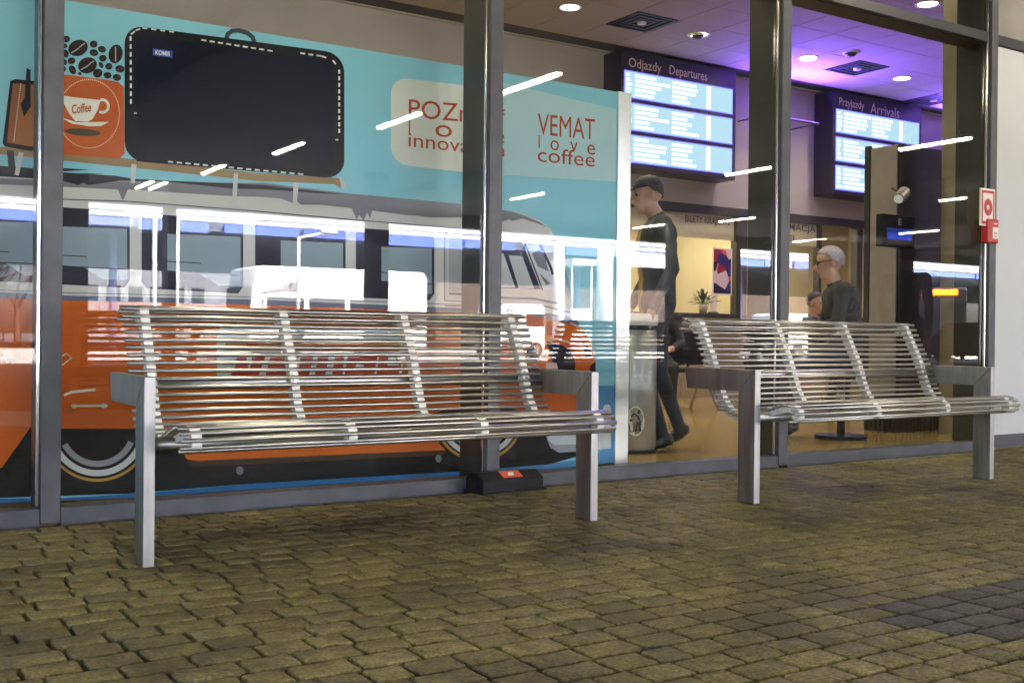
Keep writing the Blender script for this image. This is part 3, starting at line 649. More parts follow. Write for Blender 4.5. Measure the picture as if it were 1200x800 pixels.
for x, lb in ((11.0, 'violet light strip on the wall between the two timetable boards'), (14.7, 'violet light strip on the wall right of the arrivals board')):
    t = thing('violet_light_strip', lb, 'light strip', (x, 5.0, 3.0))
    t.location = (x, 5.42, 3.75)
    MB().box(-.55, .55, -.02, .02, -.02, .0).build('channel', housing, t)
    MB().cyl((-.5, .02, -.02), (-.5, .46, -.02), .008, n=8).cyl((.5, .02, -.02), (.5, .46, -.02), .008, n=8).build('arm', housing, t)
    MB().box(-.54, .54, -.014, .014, .0005, .004).build('tube', lamp_mat('violet_tube', (.25, .10, 1), .5), t)
    l = bpy.data.lights.new('violet', 'AREA'); l.shape = 'RECTANGLE'; l.size = 1.1; l.size_y = .05; l.energy = 10; l.color = (.20, .09, 1)
    lo = bpy.data.objects.new('lamp', l); COL.objects.link(lo); lo.parent = t; lo.location = (0, 0, .012); lo.rotation_euler = (math.pi + R(58), 0, 0)
# wall clock
q = at_y((911, 133), 5.85); ck = thing('wall_clock', 'round white wall clock half hidden behind the mullion', 'clock', (q.x, 5.85, q.z))
MB().cyl((0, .05, 0), (0, 0, 0), .2, n=32).build('case', housing, ck); MB().cyl((0, 0, 0), (0, -.004, 0), .18, n=32).build('dial', whitep, ck)
hm = MB().box(-.008, .008, -.008, -.005, 0, .13).box(0, .1, -.011, -.0085, -.008, .008)
for k in range(12): c, s_ = math.cos(R(30 * k)), math.sin(R(30 * k)); hm.cyl((.14 * c, -.0055, .14 * s_), (.165 * c, -.0055, .165 * s_), .005, n=4)
hm.build('hands', BLACKP, ck)

# ticket office front
frm = mat('office_frame', (.04, .036, .034), .4, var=.1)
of = thing('ticket_office_front', 'glazed ticket office counter with dark frames under the timetable boards', 'ticket office', (0, WALL_Y, 0))
MB().box(8.3, 15.6, -.03, .1, 2.44, 2.555).build('header', frm, of, bevel=.004)
q0 = [at_y((x, 300), WALL_Y).x for x in (740, 868, 960, 1006)]
for x, ww_ in ((8.36, .06), (q0[1], .10), (q0[2], .025), (q0[3], .06), (14.6, .06), (15.55, .06)):
    MB().box(x - ww_, x + ww_, -.025, .09, 1.125, 2.438).build('post', frm, of, bevel=.003)
MB().box(8.3, 15.6, -.22, .1, 1.06, 1.12).build('counter', mat('counter_top', (.03, .03, .032), .35), of, bevel=.006)
for k in range(6): MB().box(8.305 + k * 1.215, 8.305 + (k + 1) * 1.215 - .008, -.02, .08, .015, 1.055).build('front_panel', mat('counter_panel', (.30, .25, .18), .5, var=.05), of)
xs = [8.42, q0[1] - .101, q0[1] + .101, q0[2] - .026, q0[2] + .026, q0[3] - .061, q0[3] + .061, 14.53, 14.67, 15.48]
for a, c in zip(xs[::2], xs[1::2]): MB().add([(a, .03, 1.125), (c, .03, 1.125), (c, .03, 2.44), (a, .03, 2.44)], [(0, 1, 2, 3)]).build('pane', CLEAR, of)
ink = mat('sign_ink', (.09, .075, .09), .6)
band = mat('frosted_band', (.62, .53, .36), .6)
MB().box(8.42, xs[1], .032, .036, 2.12, 2.44).box(xs[2], xs[3], .032, .036, 2.12, 2.44).build('sign_band', band, of)
def otext(body, a, b_, h, zz):
    p0, p1 = at_y(a, WALL_Y + .024), at_y(b_, WALL_Y + .024); p0.y = p1.y = .024; p0.z = p1.z = zz
    text_on('lettering', body, p0, p1, (0, 0, h), ink, of, .01)
otext('BILETY KRAJOWE', (803, 249), (856, 252), .12, 2.29); otext('INFORMACJA', (893, 258), (956, 262), .12, 2.30); otext('KIEJ', (913, 272), (931, 274), .12, 2.14)
# office inside: shelf units and a lamp
cbn = thing('office_cabinet', 'pale filing cabinet inside the ticket office', 'cabinet', (9.0, 8.0, 0))
MB().box(0, 1.2, 0, .28, 0, 1.7).build('carcass', mat('office_cabinet', (.5, .42, .28), .6), cbn)
for k in range(4): MB().box(.03, 1.17, -.015, -.001, .05 + k * .41, .42 + k * .41).build('drawer', mat('office_drawer', (.55, .48, .34), .5), cbn, bevel=.004)
for x, e, lb in ((9.6, 60, 'bright ceiling lamp panel inside the ticket office, left'), (12.6, 60, 'bright ceiling lamp panel inside the ticket office, right')):
    t = thing('office_lamp', lb, 'ceiling lamp', (x, 7.2, 2.88), 0, 'lamps in the ticket office')
    MB().box(-.6, .6, -.15, .15, -.03, 0).build('tray', whitep, t); MB().box(-.57, .57, -.13, .13, -.034, -.0305).build('diffuser', lamp_mat('office_glow', (1, .86, .6), .4), t)
    l = bpy.data.lights.new('office', 'AREA'); l.shape = 'RECTANGLE'; l.size = 1.1; l.size_y = .25; l.energy = e * .055; l.color = (1, .83, .52)
    lo = bpy.data.objects.new('lamp', l); COL.objects.link(lo); lo.parent = t; lo.location = (0, 0, -.045)
# poster in the office window
def poster_mat():
    m = bpy.data.materials.new('poster_print'); m.use_nodes = True; nt = m.node_tree; b = nt.nodes['Principled BSDF']
    ge = nt.nodes.new('ShaderNodeNewGeometry'); v = nt.nodes.new('ShaderNodeTexVoronoi'); v.inputs['Scale'].default_value = 7
    nt.links.new(ge.outputs['Position'], v.inputs['Vector']); r = nt.nodes.new('ShaderNodeValToRGB'); sp = nt.nodes.new('ShaderNodeSeparateColor')
    nt.links.new(v.outputs['Color'], sp.inputs[0]); nt.links.new(sp.outputs[0], r.inputs[0]); r.color_ramp.interpolation = 'CONSTANT'
    for i, (p, c) in enumerate(((0, (25, 24, 60)), (.3, (150, 30, 52)), (.55, (214, 190, 200)), (.72, (60, 40, 120)), (.88, (212, 96, 92)))):
        e = r.color_ramp.elements[i] if i < 2 else r.color_ramp.elements.new(p); e.position = p; e.color = (*lin(c), 1)
    nt.links.new(r.outputs[0], b.inputs['Base Color']); b.inputs['Roughness'].default_value = .4; return m
q1, q2 = at_y((836, 290), WALL_Y - .02), at_y((858, 346), WALL_Y - .02)
po = thing('poster', 'colourful framed poster on the ticket office glass', 'poster', (q1.x, WALL_Y - .01, q2.z)); W, H = q2.x - q1.x, q1.z - q2.z
MB().box(0, W, 0, .012, 0, H).build('frame', whitep, po); MB().box(.02, W - .02, -.003, -.0005, .02, H - .02).build('print', poster_mat(), po)
# plant on the counter
q = at_y((824, 366), WALL_Y - .12); pl = thing('potted_plant', 'small green potted plant on the ticket counter', 'plant', (q.x, WALL_Y - .12, 1.12))
MB().lathe([(.0001, 0), (.05, 0), (.065, .12), (.06, .12), (.055, .1), (.0001, .1)], n=14).build('pot', mat('pot', (.5, .47, .42), .5), pl, smooth=True)
lf = MB(); rn = random.Random(5)
for k in range(60):
    a, e = rn.uniform(0, 6.28), rn.uniform(.1, 1.4); L = rn.uniform(.1, .28); d = Vector((math.cos(a) * math.cos(e), math.sin(a) * math.cos(e), math.sin(e)))
    o_ = Vector((0, 0, .11)) + d * L * rn.uniform(.3, .7); sd_ = d.cross(Vector((0, 0, 1))).normalized() * .02
    lf.add([o_, o_ + d * .04 + sd_, o_ + d * .1 - Vector((0, 0, .02)), o_ + d * .04 - sd_], [(0, 1, 2, 3)]); lf.cyl((0, 0, .1), o_, .002, n=3, caps=False)
lf.build('leaves', mat('leaf', (.05, .10, .03), .5), pl)
# notice stand
q = at_y((829, 366), WALL_Y - .17); ns = thing('notice_holder', 'small white notice in a holder beside the counter plant', 'notice', (q.x + .03, WALL_Y - .19, 1.12))
MB().box(0, .12, .0, .006, .02, .26).build('sheet', whitep, ns); MB().box(-.01, .13, -.02, .03, 0, .018).build('foot', frm, ns)

# bin
bn_ = thing('litter_bin', 'grey round litter bin with a white rim and recycling figure label', 'litter bin', (4.70, .97, .012))
binm = mat('bin_metal', (.42, .43, .41), .35, .6, var=.1)
MB().lathe([(.0001, .0), (.165, .0), (.165, .03), (.17, .035), (.17, .82), (.16, .83)], n=36).build('body', binm, bn_, smooth=True)
MB().lathe([(.172, .86), (.178, .87), (.178, .93), (.165, .94), (.12, .94), (.12, .86)], n=36).build('rim', mat('bin_white', (.72, .72, .68), .4), bn_, smooth=True)
MB().lathe([(.155, .83), (.155, .862), (.0001, .862)], n=36).build('neck', BLACKP, bn_, smooth=True)
MB().lathe([(.0001, -.0008), (.176, -.0008), (.176, .02), (.168, .02)], n=36).build('plinth_ring', BLACKP, bn_, smooth=True)
def on_cyl(u, v, r=.1715):        # a label point on the bin's side, u along the side, v up
    a = -math.pi / 2 - .50 + u / r; return (r * math.cos(a), r * math.sin(a), v)
bl = MB(); E_ = ell(0, 0, .062, .10, 0, 24); bl.add([on_cyl(x, .22 + y) for x, y in E_], [tuple(range(24))]); lbo = bl.build('label', whitep, bn_)
f = MB(); on = lambda pts: f.add([on_cyl(x, .22 + y, .1728) for x, y in pts], [tuple(range(len(pts)))])
on(ell(.022, .062, .013, .013, 0, 12)); on(stroke([(-.03, .028), (-.012, .05), (.012, .034), (.028, .006)], .012)); on(stroke([(.03, .002), (.026, -.035), (.032, -.07)], .016)); on(stroke([(.014, -.004), (.006, -.04), (.002, -.07)], .012))
on(stroke([(-.044, -.02), (-.038, -.07), (-.014, -.07), (-.010, -.02)], .008)); on(ell(-.032, .006, .009, .009, 0, 10))
f.build('pictogram', mat('ink', (.03, .03, .03), .5), lbo)

# tall dark cabinet, side panel coloured lighter for light from the hall, ribbed plinth, small display
cx0 = at_y((1053, 400), 1.08).x; cx1 = at_y((1108, 400), 1.08).x; cdp = at_x((1013, 400), cx0).y - 1.08
cb = thing('tall_cabinet', 'tall dark cabinet with left face painted as lit in the right bay of the hall', 'cabinet', (cx0, 1.08, .012))
W = cx1 - cx0
MB().box(.012, W, 0, cdp, .30, 2.43).build('door_panel', mat('cabinet_dark', (.022, .023, .024), .3, var=.1), cb, bevel=.006)
MB().box(-.006, .008, .03, cdp - .05, .31, 2.42).build('side_panel', mat('cabinet_lit_face', (.28, .26, .235), .45, var=.08), cb, bevel=.006)
MB().box(-.012, .02, cdp - .045, cdp + .01, .30, 2.45).build('edge_post', FIN, cb, bevel=.004)
rbm = mat('ribbed_plinth', (.05, .05, .052), .45)
k = 0; xx = 0
while xx < cdp - .05: MB().cyl((.0, xx + .05, 0), (.0, xx + .05, .298), .02, n=10).build('rib', rbm, cb, smooth=True); xx += .046
xx = 0
while xx < W - .05: MB().cyl((xx + .022, .03, 0), (xx + .022, .03, .298), .02, n=10).build('rib', rbm, cb, smooth=True); xx += .046
MB().box(.0, W, .032, cdp, .0, .296).build('plinth', rbm, cb)
q1, q2 = at_y((1035, 250), 1.0), at_y((1072, 291), 1.0)
dp = thing('small_display', 'small black display marked E on the dark cabinet', 'display', (q1.x, 1.0, q2.z)); W, H = q2.x - q1.x, q1.z - q2.z
MB().box(0, W, 0, .072, 0, H).build('housing', BLACKP, dp, bevel=.006)
MB().box(.05, W - .05, -.003, -.0005, .06, H * .58).build('screen', lamp_mat('blue_screen', (.03, .06, .30), .02), dp)
MB().box(.05, W - .05, -.0055, -.0035, .06, .11).build('screen_bar', lamp_mat('blue_bar', (.06, .12, .9), .018), dp)
text_on('lettering', 'E', (W * .47, -.002, H * .68), (W * .57, -.002, H * .68), (0, 0, H * .2), TITLE, dp)
q = at_y((1054, 232), 1.0)
sp_ = thing('spot_lamp', 'small grey spotlight on a bracket above the E display', 'spotlight', (q.x, 1.0, q.z))
MB().cyl((-.09, -.06, -.02), (.06, 0, .05), .045, .05, n=16).build('head', mat('spot_grey', (.35, .34, .32), .4, .5), sp_, smooth=False)
MB().cyl((0, 0, .05), (0, .075, .09), .012, n=8).build('bracket', frm, sp_)
MB().cyl((-.094, -.062, -.022), (-.098, -.064, -.024), .036, n=14).build('lens', lamp_mat('spot_lens', (1, .95, .8), .015), sp_)
x0, x1 = at_y((1100, 300), 1.9).x, at_y((1122, 300), 1.9).x
x0 = at_y((1120, 300), .75).x; x1 = x0 + .2; pdp = at_x((1102, 300), x0).y
bp_ = tag(MB().box(x0, x1, .75, pdp, .012, HALL_Z).build('hall_pillar', mat('pillar_beige', (.27, .25, .17), .7, var=.06), None, bevel=.004), 'slim beige pillar just behind the glass at the right', 'pillar')
# black waiting seats
def wseat(x, y, rz, label):
    t = thing('waiting_seat', label, 'seat', (x, y, .012), rz, 'black waiting seats')
    MB().box(-.75, .75, -.22, .22, .41, .45).build('seat', BLACKP, t, bevel=.012); MB().box(-.75, .75, .2, .24, .48, .86).build('backrest', BLACKP, t, bevel=.012)
    for s_ in (-.6, .6): MB().cyl((s_, -.2, 0), (s_, .05, .41), .018, n=10).build('leg', TUBE, t, smooth=True); MB().cyl((s_, .25, 0), (s_, .05, .41), .018, n=10).build('leg', TUBE, t, smooth=True)
    for s_ in (-.5, .5): MB().cyl((s_, .18, .44), (s_, .22, .6), .014, n=8).build('back_support', BLACKP, t)
wseat(7.75, 4.15, 0, 'black waiting bench under the seated figure by the counter'); wseat(9.9, 4.15, 0, 'empty black waiting bench further along the counter')

# ================================================================== PEOPLE
def person(name, label, loc, rz, J, cols, hair, cap=False, scale=1, extra=None):
    """J: joint -> (x, y, z) for a figure facing -y; one closed skin is grown over all limbs"""
    t = thing(name, label, 'person', loc, rz)
    caps = []
    V_ = lambda k: Vector(J[k])
    def c(a, b_, r0, r1, tag_): caps.append((Vector(a), Vector(b_), r0, r1, tag_))
    H = V_('head'); fwd = Vector(J.get('face', (0, -1, 0))).normalized(); side = fwd.cross(Vector((0, 0, 1))).normalized()
    c(V_('pelvis') + Vector((-.07, 0, 0)), V_('pelvis') + Vector((.07, 0, 0)), .125, .125, 1)
    c(V_('pelvis'), V_('waist'), .135, .13, 0); c(V_('waist'), V_('chest'), .13, .15, 0)
    c(V_('chest') + (V_('shl') - V_('chest')) * .55, V_('chest') + (V_('shr') - V_('chest')) * .55, .125, .125, 0)
    c(V_('shl'), V_('shr'), .075, .075, 0); c(V_('chest'), V_('neck'), .11, .062, 0); c(V_('neck'), H - Vector((0, 0, .05)) , .058, .06, 2)
    for s_ in 'lr':
        c(V_('sh' + s_), V_('el' + s_), .068, .05, 0); c(V_('el' + s_), V_('wr' + s_), .05, .036, 0)
        w_, h_ = V_('wr' + s_), V_('hd' + s_); d = (h_ - w_).normalized(); up = Vector((0, 0, 1)) if abs(d.z) < .8 else Vector((0, -1, 0)); a = d.cross(up).normalized(); n_ = a.cross(d)
        c(w_, w_ + d * .085, .030, .034, 2)
        for k, (o_, L) in enumerate(((-.026, .070), (-.009, .082), (.009, .078), (.026, .062))):
            p0 = w_ + d * .085 + a * o_; p1 = p0 + d * L * .5; p2 = p1 + (d * .7 - n_ * .5).normalized() * L * .5
            c(p0, p1, .0105, .010, 2); c(p1, p2, .010, .0085, 2)
        c(w_ + d * .03 + a * .03, w_ + d * .075 + a * .062 - n_ * .01, .013, .0095, 2)
        c(V_('hp' + s_), V_('kn' + s_), .098, .066, 1); c(V_('kn' + s_), V_('an' + s_), .064, .045, 1)
        an, to = V_('an' + s_), V_('to' + s_); c(an + Vector((0, 0, -.02)), an - (to - an).normalized() * .05 + Vector((0, 0, -.05)), .045, .04, 3); c(an + Vector((0, 0, -.045)), to, .045, .034, 3)
    # head: skull, face, jaw, nose, ears
    c(H + Vector((0, 0, .03)) + fwd * .012, H + Vector((0, 0, .03)) - fwd * .025, .088, .09, 2); c(H + fwd * .03 + Vector((0, 0, -.01)), H + fwd * .038 + Vector((0, 0, -.085)), .068, .042, 2)
    c(H + fwd * .088 + Vector((0, 0, .012)), H + fwd * .112 + Vector((0, 0, -.028)), .011, .016, 2)
    for s_ in (-1, 1): c(H + side * s_ * .085 - fwd * .005 + Vector((0, 0, .012)), H + side * s_ * .088 - fwd * .008 + Vector((0, 0, -.02)), .016, .012, 2)
    c(H + fwd * .082 + side * .02 + Vector((0, 0, -.058)), H + fwd * .082 - side * .02 + Vector((0, 0, -.058)), .012, .012, 2)
    b = MB()
    for a, e, r0, r1, _ in caps:
        if (e - a).length > 1e-4: b.cyl(a, e, r0, r1, n=12)
        b.ball(a, r0, n=12, m=8); b.ball(e, r1, n=12, m=8)
    me = bpy.data.meshes.new('body'); me.from_pydata(b.v, [], b.f); o = link('body', me, None)
    md = o.modifiers.new('r', 'REMESH'); md.mode = 'VOXEL'; md.voxel_size = .0085
    m2 = o.modifiers.new('s', 'SMOOTH'); m2.iterations = 5; m2.factor = .5
    dg = bpy.context.evaluated_depsgraph_get(); me2 = bpy.data.meshes.new_from_object(o.evaluated_get(dg)); me2.name = 'body'
    bpy.data.objects.remove(o); o = link('body', me2, t)
    me2.materials.clear()
    for m in cols: me2.materials.append(m)
    import numpy as np
    cen = np.zeros(len(me2.polygons) * 3); me2.polygons.foreach_get('center', cen); cen = cen.reshape(-1, 3)
    best = np.full(len(cen), 1e9); idx = np.zeros(len(cen), int)
    for a, e, r0, r1, tg_ in caps:
        a, e = np.array(a), np.array(e); d = e - a; L2 = max(d @ d, 1e-9); tt = np.clip(((cen - a) @ d) / L2, 0, 1)
        dist = np.linalg.norm(cen - a - tt[:, None] * d, axis=1) - (r0 + (r1 - r0) * tt); k = dist < best; best[k] = dist[k]; idx[k] = tg_
    if len(cols) > 4:          # open front of the jacket
        ch = np.array(J['chest']); fx = cen - ch
        k = (idx == 0) & (fx[:, 1] < -.06) & (abs(fx[:, 0]) < .07) & (fx[:, 2] < .2); idx[k] = 4
    me2.polygons.foreach_set('material_index', idx.astype('int32')); me2.polygons.foreach_set('use_smooth', [True] * len(cen)); me2.update()
    # hair or cap, eyes
    hb = MB(); n = 20; q_ = fwd.to_track_quat('-Y', 'Z'); vs = []
    for j in range(7):
        e = R(90 - j * (15.5 if not cap else 14.5))
        for i in range(n):
            a = 2 * math.pi * i / n; low = 1 - .34 * max(0, math.cos(a)) * (j / 6)
            front = max(0, math.cos(a)); back = max(0, -math.cos(a)); pol = R(96 - 40 * front ** .6 + 32 * back) * j / 6
            ee = R(90) - pol
            hx = math.cos(ee) if ee > 0 else max(math.cos(ee), .88); p = q_ @ Vector((.1015 * hx * math.sin(a), -(.110) * hx * math.cos(a), .106 * math.sin(ee)))
            vs.append(H + Vector((0, 0, .034)) - fwd * .008 + p)
    hb.add(vs, [(j * n + i, j * n + (i + 1) % n, (j + 1) * n + (i + 1) % n, (j + 1) * n + i) for j in range(6) for i in range(n)]); hb.build('hair', hair, t, smooth=True)
    if cap:
        cb_ = MB(); vs = []
        for j in range(6):
            e = R(90 - j * 17)
            for i in range(n):
                a = 2 * math.pi * i / n; vs.append(H + Vector((0, 0, .045)) - fwd * .006 + q_ @ Vector((.104 * math.cos(e) * math.sin(a), -.112 * math.cos(e) * math.cos(a), .098 * math.sin(e))))
        cb_.add(vs, [(j * n + i, j * n + (i + 1) % n, (j + 1) * n + (i + 1) % n, (j + 1) * n + i) for j in range(5) for i in range(n)])
        c0 = H + Vector((0, 0, .055)); cb_.add([c0 + fwd * .09 - side * .07, c0 + fwd * .09 + side * .07, c0 + fwd * .165 + side * .045 - Vector((0, 0, .015)), c0 + fwd * .175 - Vector((0, 0, .018)), c0 + fwd * .165 - side * .045 - Vector((0, 0, .015)),
                  c0 + fwd * .09 - side * .07 + Vector((0, 0, .008)), c0 + fwd * .09 + side * .07 + Vector((0, 0, .008)), c0 + fwd * .165 + side * .045 - Vector((0, 0, .007)), c0 + fwd * .175 - Vector((0, 0, .01)), c0 + fwd * .165 - side * .045 - Vector((0, 0, .007))],
                 [(0, 1, 2, 3, 4), (9, 8, 7, 6, 5), (0, 5, 6, 1), (1, 6, 7, 2), (2, 7, 8, 3), (3, 8, 9, 4), (4, 9, 5, 0)])
        cb_.build('cap', BLACKP, t, smooth=False)
    for s_ in (-1, 1): MB().ball(H + fwd * .086 + side * s_ * .032 + Vector((0, 0, .012)), .010, n=8, m=6).build('eye', mat('eye_dark', (.02, .015, .012), .2), t, smooth=True)
    return t, H, fwd, side
SKIN = mat('skin', (.48, .28, .20), .5); DARKC = mat('dark_cloth', (.022, .024, .030), .8, var=.2, vscale=20, bump=1, bscale=9); NAVY = mat('navy_trousers', (.02, .024, .04), .8, var=.2, vscale=20, bump=1, bscale=8)
SHOE = mat('black_shoe', (.012, .012, .012), .4); TAN = mat('tan_shirt', (.42, .27, .10), .8); HAIRD = mat('dark_hair', (.02, .016, .012), .6, bump=.8, bscale=120); HAIRG = mat('grey_hair', (.42, .39, .45), .7, var=.25, vscale=60, bump=.8, bscale=110)
JACK = mat('slate_jacket', (.05, .06, .065), .75, var=.2, vscale=14, bump=1, bscale=9)
stand = dict(pelvis=(0, 0, .96), waist=(0, 0, 1.12), chest=(0, -.01, 1.34), neck=(0, -.005, 1.52), head=(0, -.03, 1.69), shl=(.19, 0, 1.45), shr=(-.19, 0, 1.45), ell=(.24, .06, 1.17), elr=(-.25, -.02, 1.17), wrl=(.23, -.06, .93), wrr=(-.24, -.14, .95),
             hdl=(.22, -.08, .85), hdr=(-.24, -.17, .87), hpl=(.09, 0, .92), hpr=(-.09, 0, .92), knl=(.09, -.10, .52), knr=(-.09, .03, .51), anl=(.09, .03, .10), anr=(-.09, .17, .14), tol=(.1, -.12, .035), tor=(-.1, .06, .035))
s88 = {k: tuple(x * 1.06 for x in v) for k, v in stand.items()}; s88['face'] = (.15, -1, -.18); s88['head'] = (0, -.075, 1.765)
person('person', 'person in dark cap and open dark jacket walking left beside the partition', (4.93, .98, .012), R(-122), s88, [JACK, NAVY, SKIN, SHOE, TAN], HAIRD, cap=True)
sit = dict(pelvis=(0, .05, .56), waist=(0, .06, .72), chest=(0, .02, .94), neck=(0, -.03, 1.11), head=(0, -.075, 1.275), shl=(.19, .0, 1.05), shr=(-.19, .0, 1.05), ell=(.24, -.06, .80), elr=(-.24, -.06, .80), wrl=(.14, -.27, .74), wrr=(-.12, -.28, .74),
           hdl=(.09, -.35, .73), hdr=(-.07, -.36, .73), hpl=(.09, .02, .54), hpr=(-.09, .02, .54), knl=(.12, -.42, .55), knr=(-.12, -.42, .55), anl=(.12, -.40, .12), anr=(-.12, -.36, .12), tol=(.13, -.56, .035), tor=(-.13, -.52, .035), face=(0, -1, -.12))
so_ = {k: (v[0], v[1], v[2] + (.10 if k not in ('anl', 'anr', 'tol', 'tor', 'face') else 0)) for k, v in sit.items()}
t, H, fwd, side = person('person', 'seated grey haired person in dark jacket and glasses behind the right bench', (6.76, .95, .012), R(-128), so_, [DARKC, NAVY, SKIN, SHOE], HAIRG)
gl = MB()
for s_ in (-1, 1): gl.cyl(H + fwd * .1 + side * s_ * .034 + Vector((0, 0, .012)), H + fwd * .104 + side * s_ * .034 + Vector((0, 0, .012)), .024, n=14); gl.cyl(H + fwd * .1 + side * s_ * .056 + Vector((0, 0, .016)), H + side * s_ * .095 + Vector((0, 0, .018)), .004, n=6)
gl.build('glasses', BLACKP, t)
stl = thing('stool', 'dark stool under the seated grey haired person', 'stool', (6.80, .95, .012))
MB().cyl((0, 0, .48), (0, 0, .53), .19, n=24).build('seat', BLACKP, stl, bevel=.01); MB().cyl((0, 0, .03), (0, 0, .48), .03, n=14).build('column', TUBE, stl, smooth=True); MB().cyl((0, 0, 0), (0, 0, .03), .2, n=24).build('foot', BLACKP, stl)
person('person', 'seated person in black with crossed dark shoes on the waiting bench', (7.55, 4.05, .012 - .07), R(-35), {k: (v[0], v[1], v[2] + (.07 if k in ('anl', 'anr', 'tol', 'tor') else 0)) for k, v in sit.items()}, [DARKC, DARKC, SKIN, SHOE], HAIRD)
person('person', 'dark clothed person standing on the pavement, mirrored in the right pane', (9.95, -2.75, 0), R(60), dict(stand), [DARKC, DARKC, SKIN, SHOE], HAIRD)
person('person', 'dark clothed seated traveller seen low behind the right bench slats', (9.9, 4.05, .012 - .07), R(10), {k: (v[0], v[1], v[2] + (.07 if k in ('anl', 'anr', 'tol', 'tor') else 0)) for k, v in sit.items()}, [JACK, NAVY, SKIN, SHOE], HAIRD)

# ================================================================== BEHIND THE CAMERA: CANOPY, ROAD, FAR SIDE (mirrored in the glass)
cn = thing('station_canopy', 'wide dark canopy roof over the pavement, mirrored in the glass', 'canopy', (0, 0, 0))
soff = mat('soffit', (.018, .0175, .017), .7, var=.1, vscale=.5)
MB().box(-30, 62, -23, -.06, 4.36, 4.75).build('roof_slab', soff, cn)
MB().box(-30, 62, -23.15, -23.002, 4.0, 4.8).build('fascia', mat('fascia_grey', (.08, .08, .085), .5), cn)
for k in range(12): MB().box(-28 + 8 * k, -27.8 + 8 * k, -22.9, -.1, 4.2, 4.358).build('beam', soff, cn)
colm = mat('column_concrete', (.24, .235, .22), .7, var=.1, vscale=2)
def column(px, Yp, r, label, m, z1=4.36):
    q = mir(at_y((px, 300), Yp)); t = thing('canopy_column', label, 'column', (q.x, q.y, 0), 0, 'round columns')
    MB().cyl((0, 0, .0), (0, 0, z1 - .002), r, n=28).build('shaft', m, t, smooth=True); MB().cyl((0, 0, -.02), (0, 0, .14), r + .06, n=28).build('base', m, t)
column(441, 17, .27, 'grey round canopy column mirrored in the pane left of the middle mullion', colm)
column(86, 17, .27, 'grey round canopy column mirrored behind the left bench armrest', colm)
column(790, 20, .27, 'grey round canopy column mirrored beside the walking person', colm)
def blocker(pxa, pxb, Yp, h, label):  # dark box added to interrupt the bright band mirrored in the glass
    a, b_ = mir(at_y((pxa, 300), Yp)), mir(at_y((pxb, 300), Yp)); t = thing('band_blocker', label, 'blocker', (a.x, -Yp, 0), 0, 'added dark blockers under the canopy edge'); W = b_.x - a.x
    MB().box(0, W, -.25, .25, .12, h).build('case', mat('blocker_dark', (.02, .02, .022), .5), t, bevel=.02); MB().box(.06, W - .06, .252, .258, .5, h - .3).build('panel', mat('blocker_panel', (.05, .05, .055), .4), t); MB().box(.05, W - .05, -.2, .2, -.004, .118).build('plinth', colm, t)
blocker(954, 1064, 20, 4.1, 'broad dark pylon added to break the mirrored band over the left cabinet face')
blocker(806, 862, 21, 4.15, 'broad dark pylon added to break the mirrored band over the ticket office window')
blocker(193, 203, 20, 4.1, 'narrow dark pylon added to break the mirrored band over the second bus window')
FT = lamp_mat('fluorescent', (1, .90, .66), 3.2)
fx = [(590, 107, 652, 90), (440, 150, 496, 134), (600, 233, 636, 228), (855, 203, 906, 198), (840, 259, 887, 256), (925, 283, 971, 281), (1071, 172, 1119, 166), (1120, 233, 1143, 231), (1068, 273, 1085, 271), (745, 267, 775, 264), (233, 203, 268, 195), (161, 221, 178, 213), (176, 222, 195, 214), (316, 181, 361, 168)]
fl = ['mirrored over the top of the caption field', 'mirrored across the left caption lettering', 'mirrored on the blue above the bus front', 'mirrored under the departures board', 'mirrored below the ticket office sign', 'mirrored beneath the information sign', 'mirrored at the right end of the arrivals board', 'mirrored next to the fire alarm sign', 'mirrored beside the small E display', 'mirrored on the walking person', 'mirrored at the bottom edge of the suitcase', 'mirrored on the bus roof, left of a pair', 'mirrored on the bus roof, right of a pair', 'mirrored inside the dark suitcase screen']
def fixture(x, y0, y1, label):
    t = thing('fluorescent_lamp', 'slim lit fluorescent lamp ' + label, 'ceiling lamp', (x, (y0 + y1) / 2, 4.2), 0, 'fluorescent lamps under the canopy'); L = abs(y1 - y0) / 2
    MB().box(-.06, .06, -L - .03, L + .03, .02, .07).build('tray', mat('lamp_tray', (.6, .6, .58), .5), t)
    MB().prism([(-.05, .019), (-.042, -.012), (-.02, -.026), (.02, -.026), (.042, -.012), (.05, .019)], -L, L, 'y').build('diffuser', FT, t)
    MB().cyl((0, -L * .7, .07), (0, -L * .7, .16), .008, n=6).cyl((0, L * .7, .07), (0, L * .7, .16), .008, n=6).build('hanger', MATS['lamp_tray'], t)
for (a, b_, c_, d_), lb in zip(fx, fl):
    p, q = mir(at_z((a, b_), 4.2)), mir(at_z((c_, d_), 4.2)); m_ = (p.y + q.y) / 2
    fixture((p.x + q.x) / 2, m_ - .7, m_ + .7, lb)
for x, y, lb in ((.8, -4.0, 'over the pavement by the left bench, out of the picture'), (.8, -7.4, 'behind the viewer, out of the picture'), (.8, -.95, 'close to the glass above the left bench, out of the picture'), (8, -1.75, 'over the pavement by the white wall, out of the picture'), (15.2, -4.0, 'far along the white wall, out of the picture')): fixture(x, y - .7, y + .7, lb)
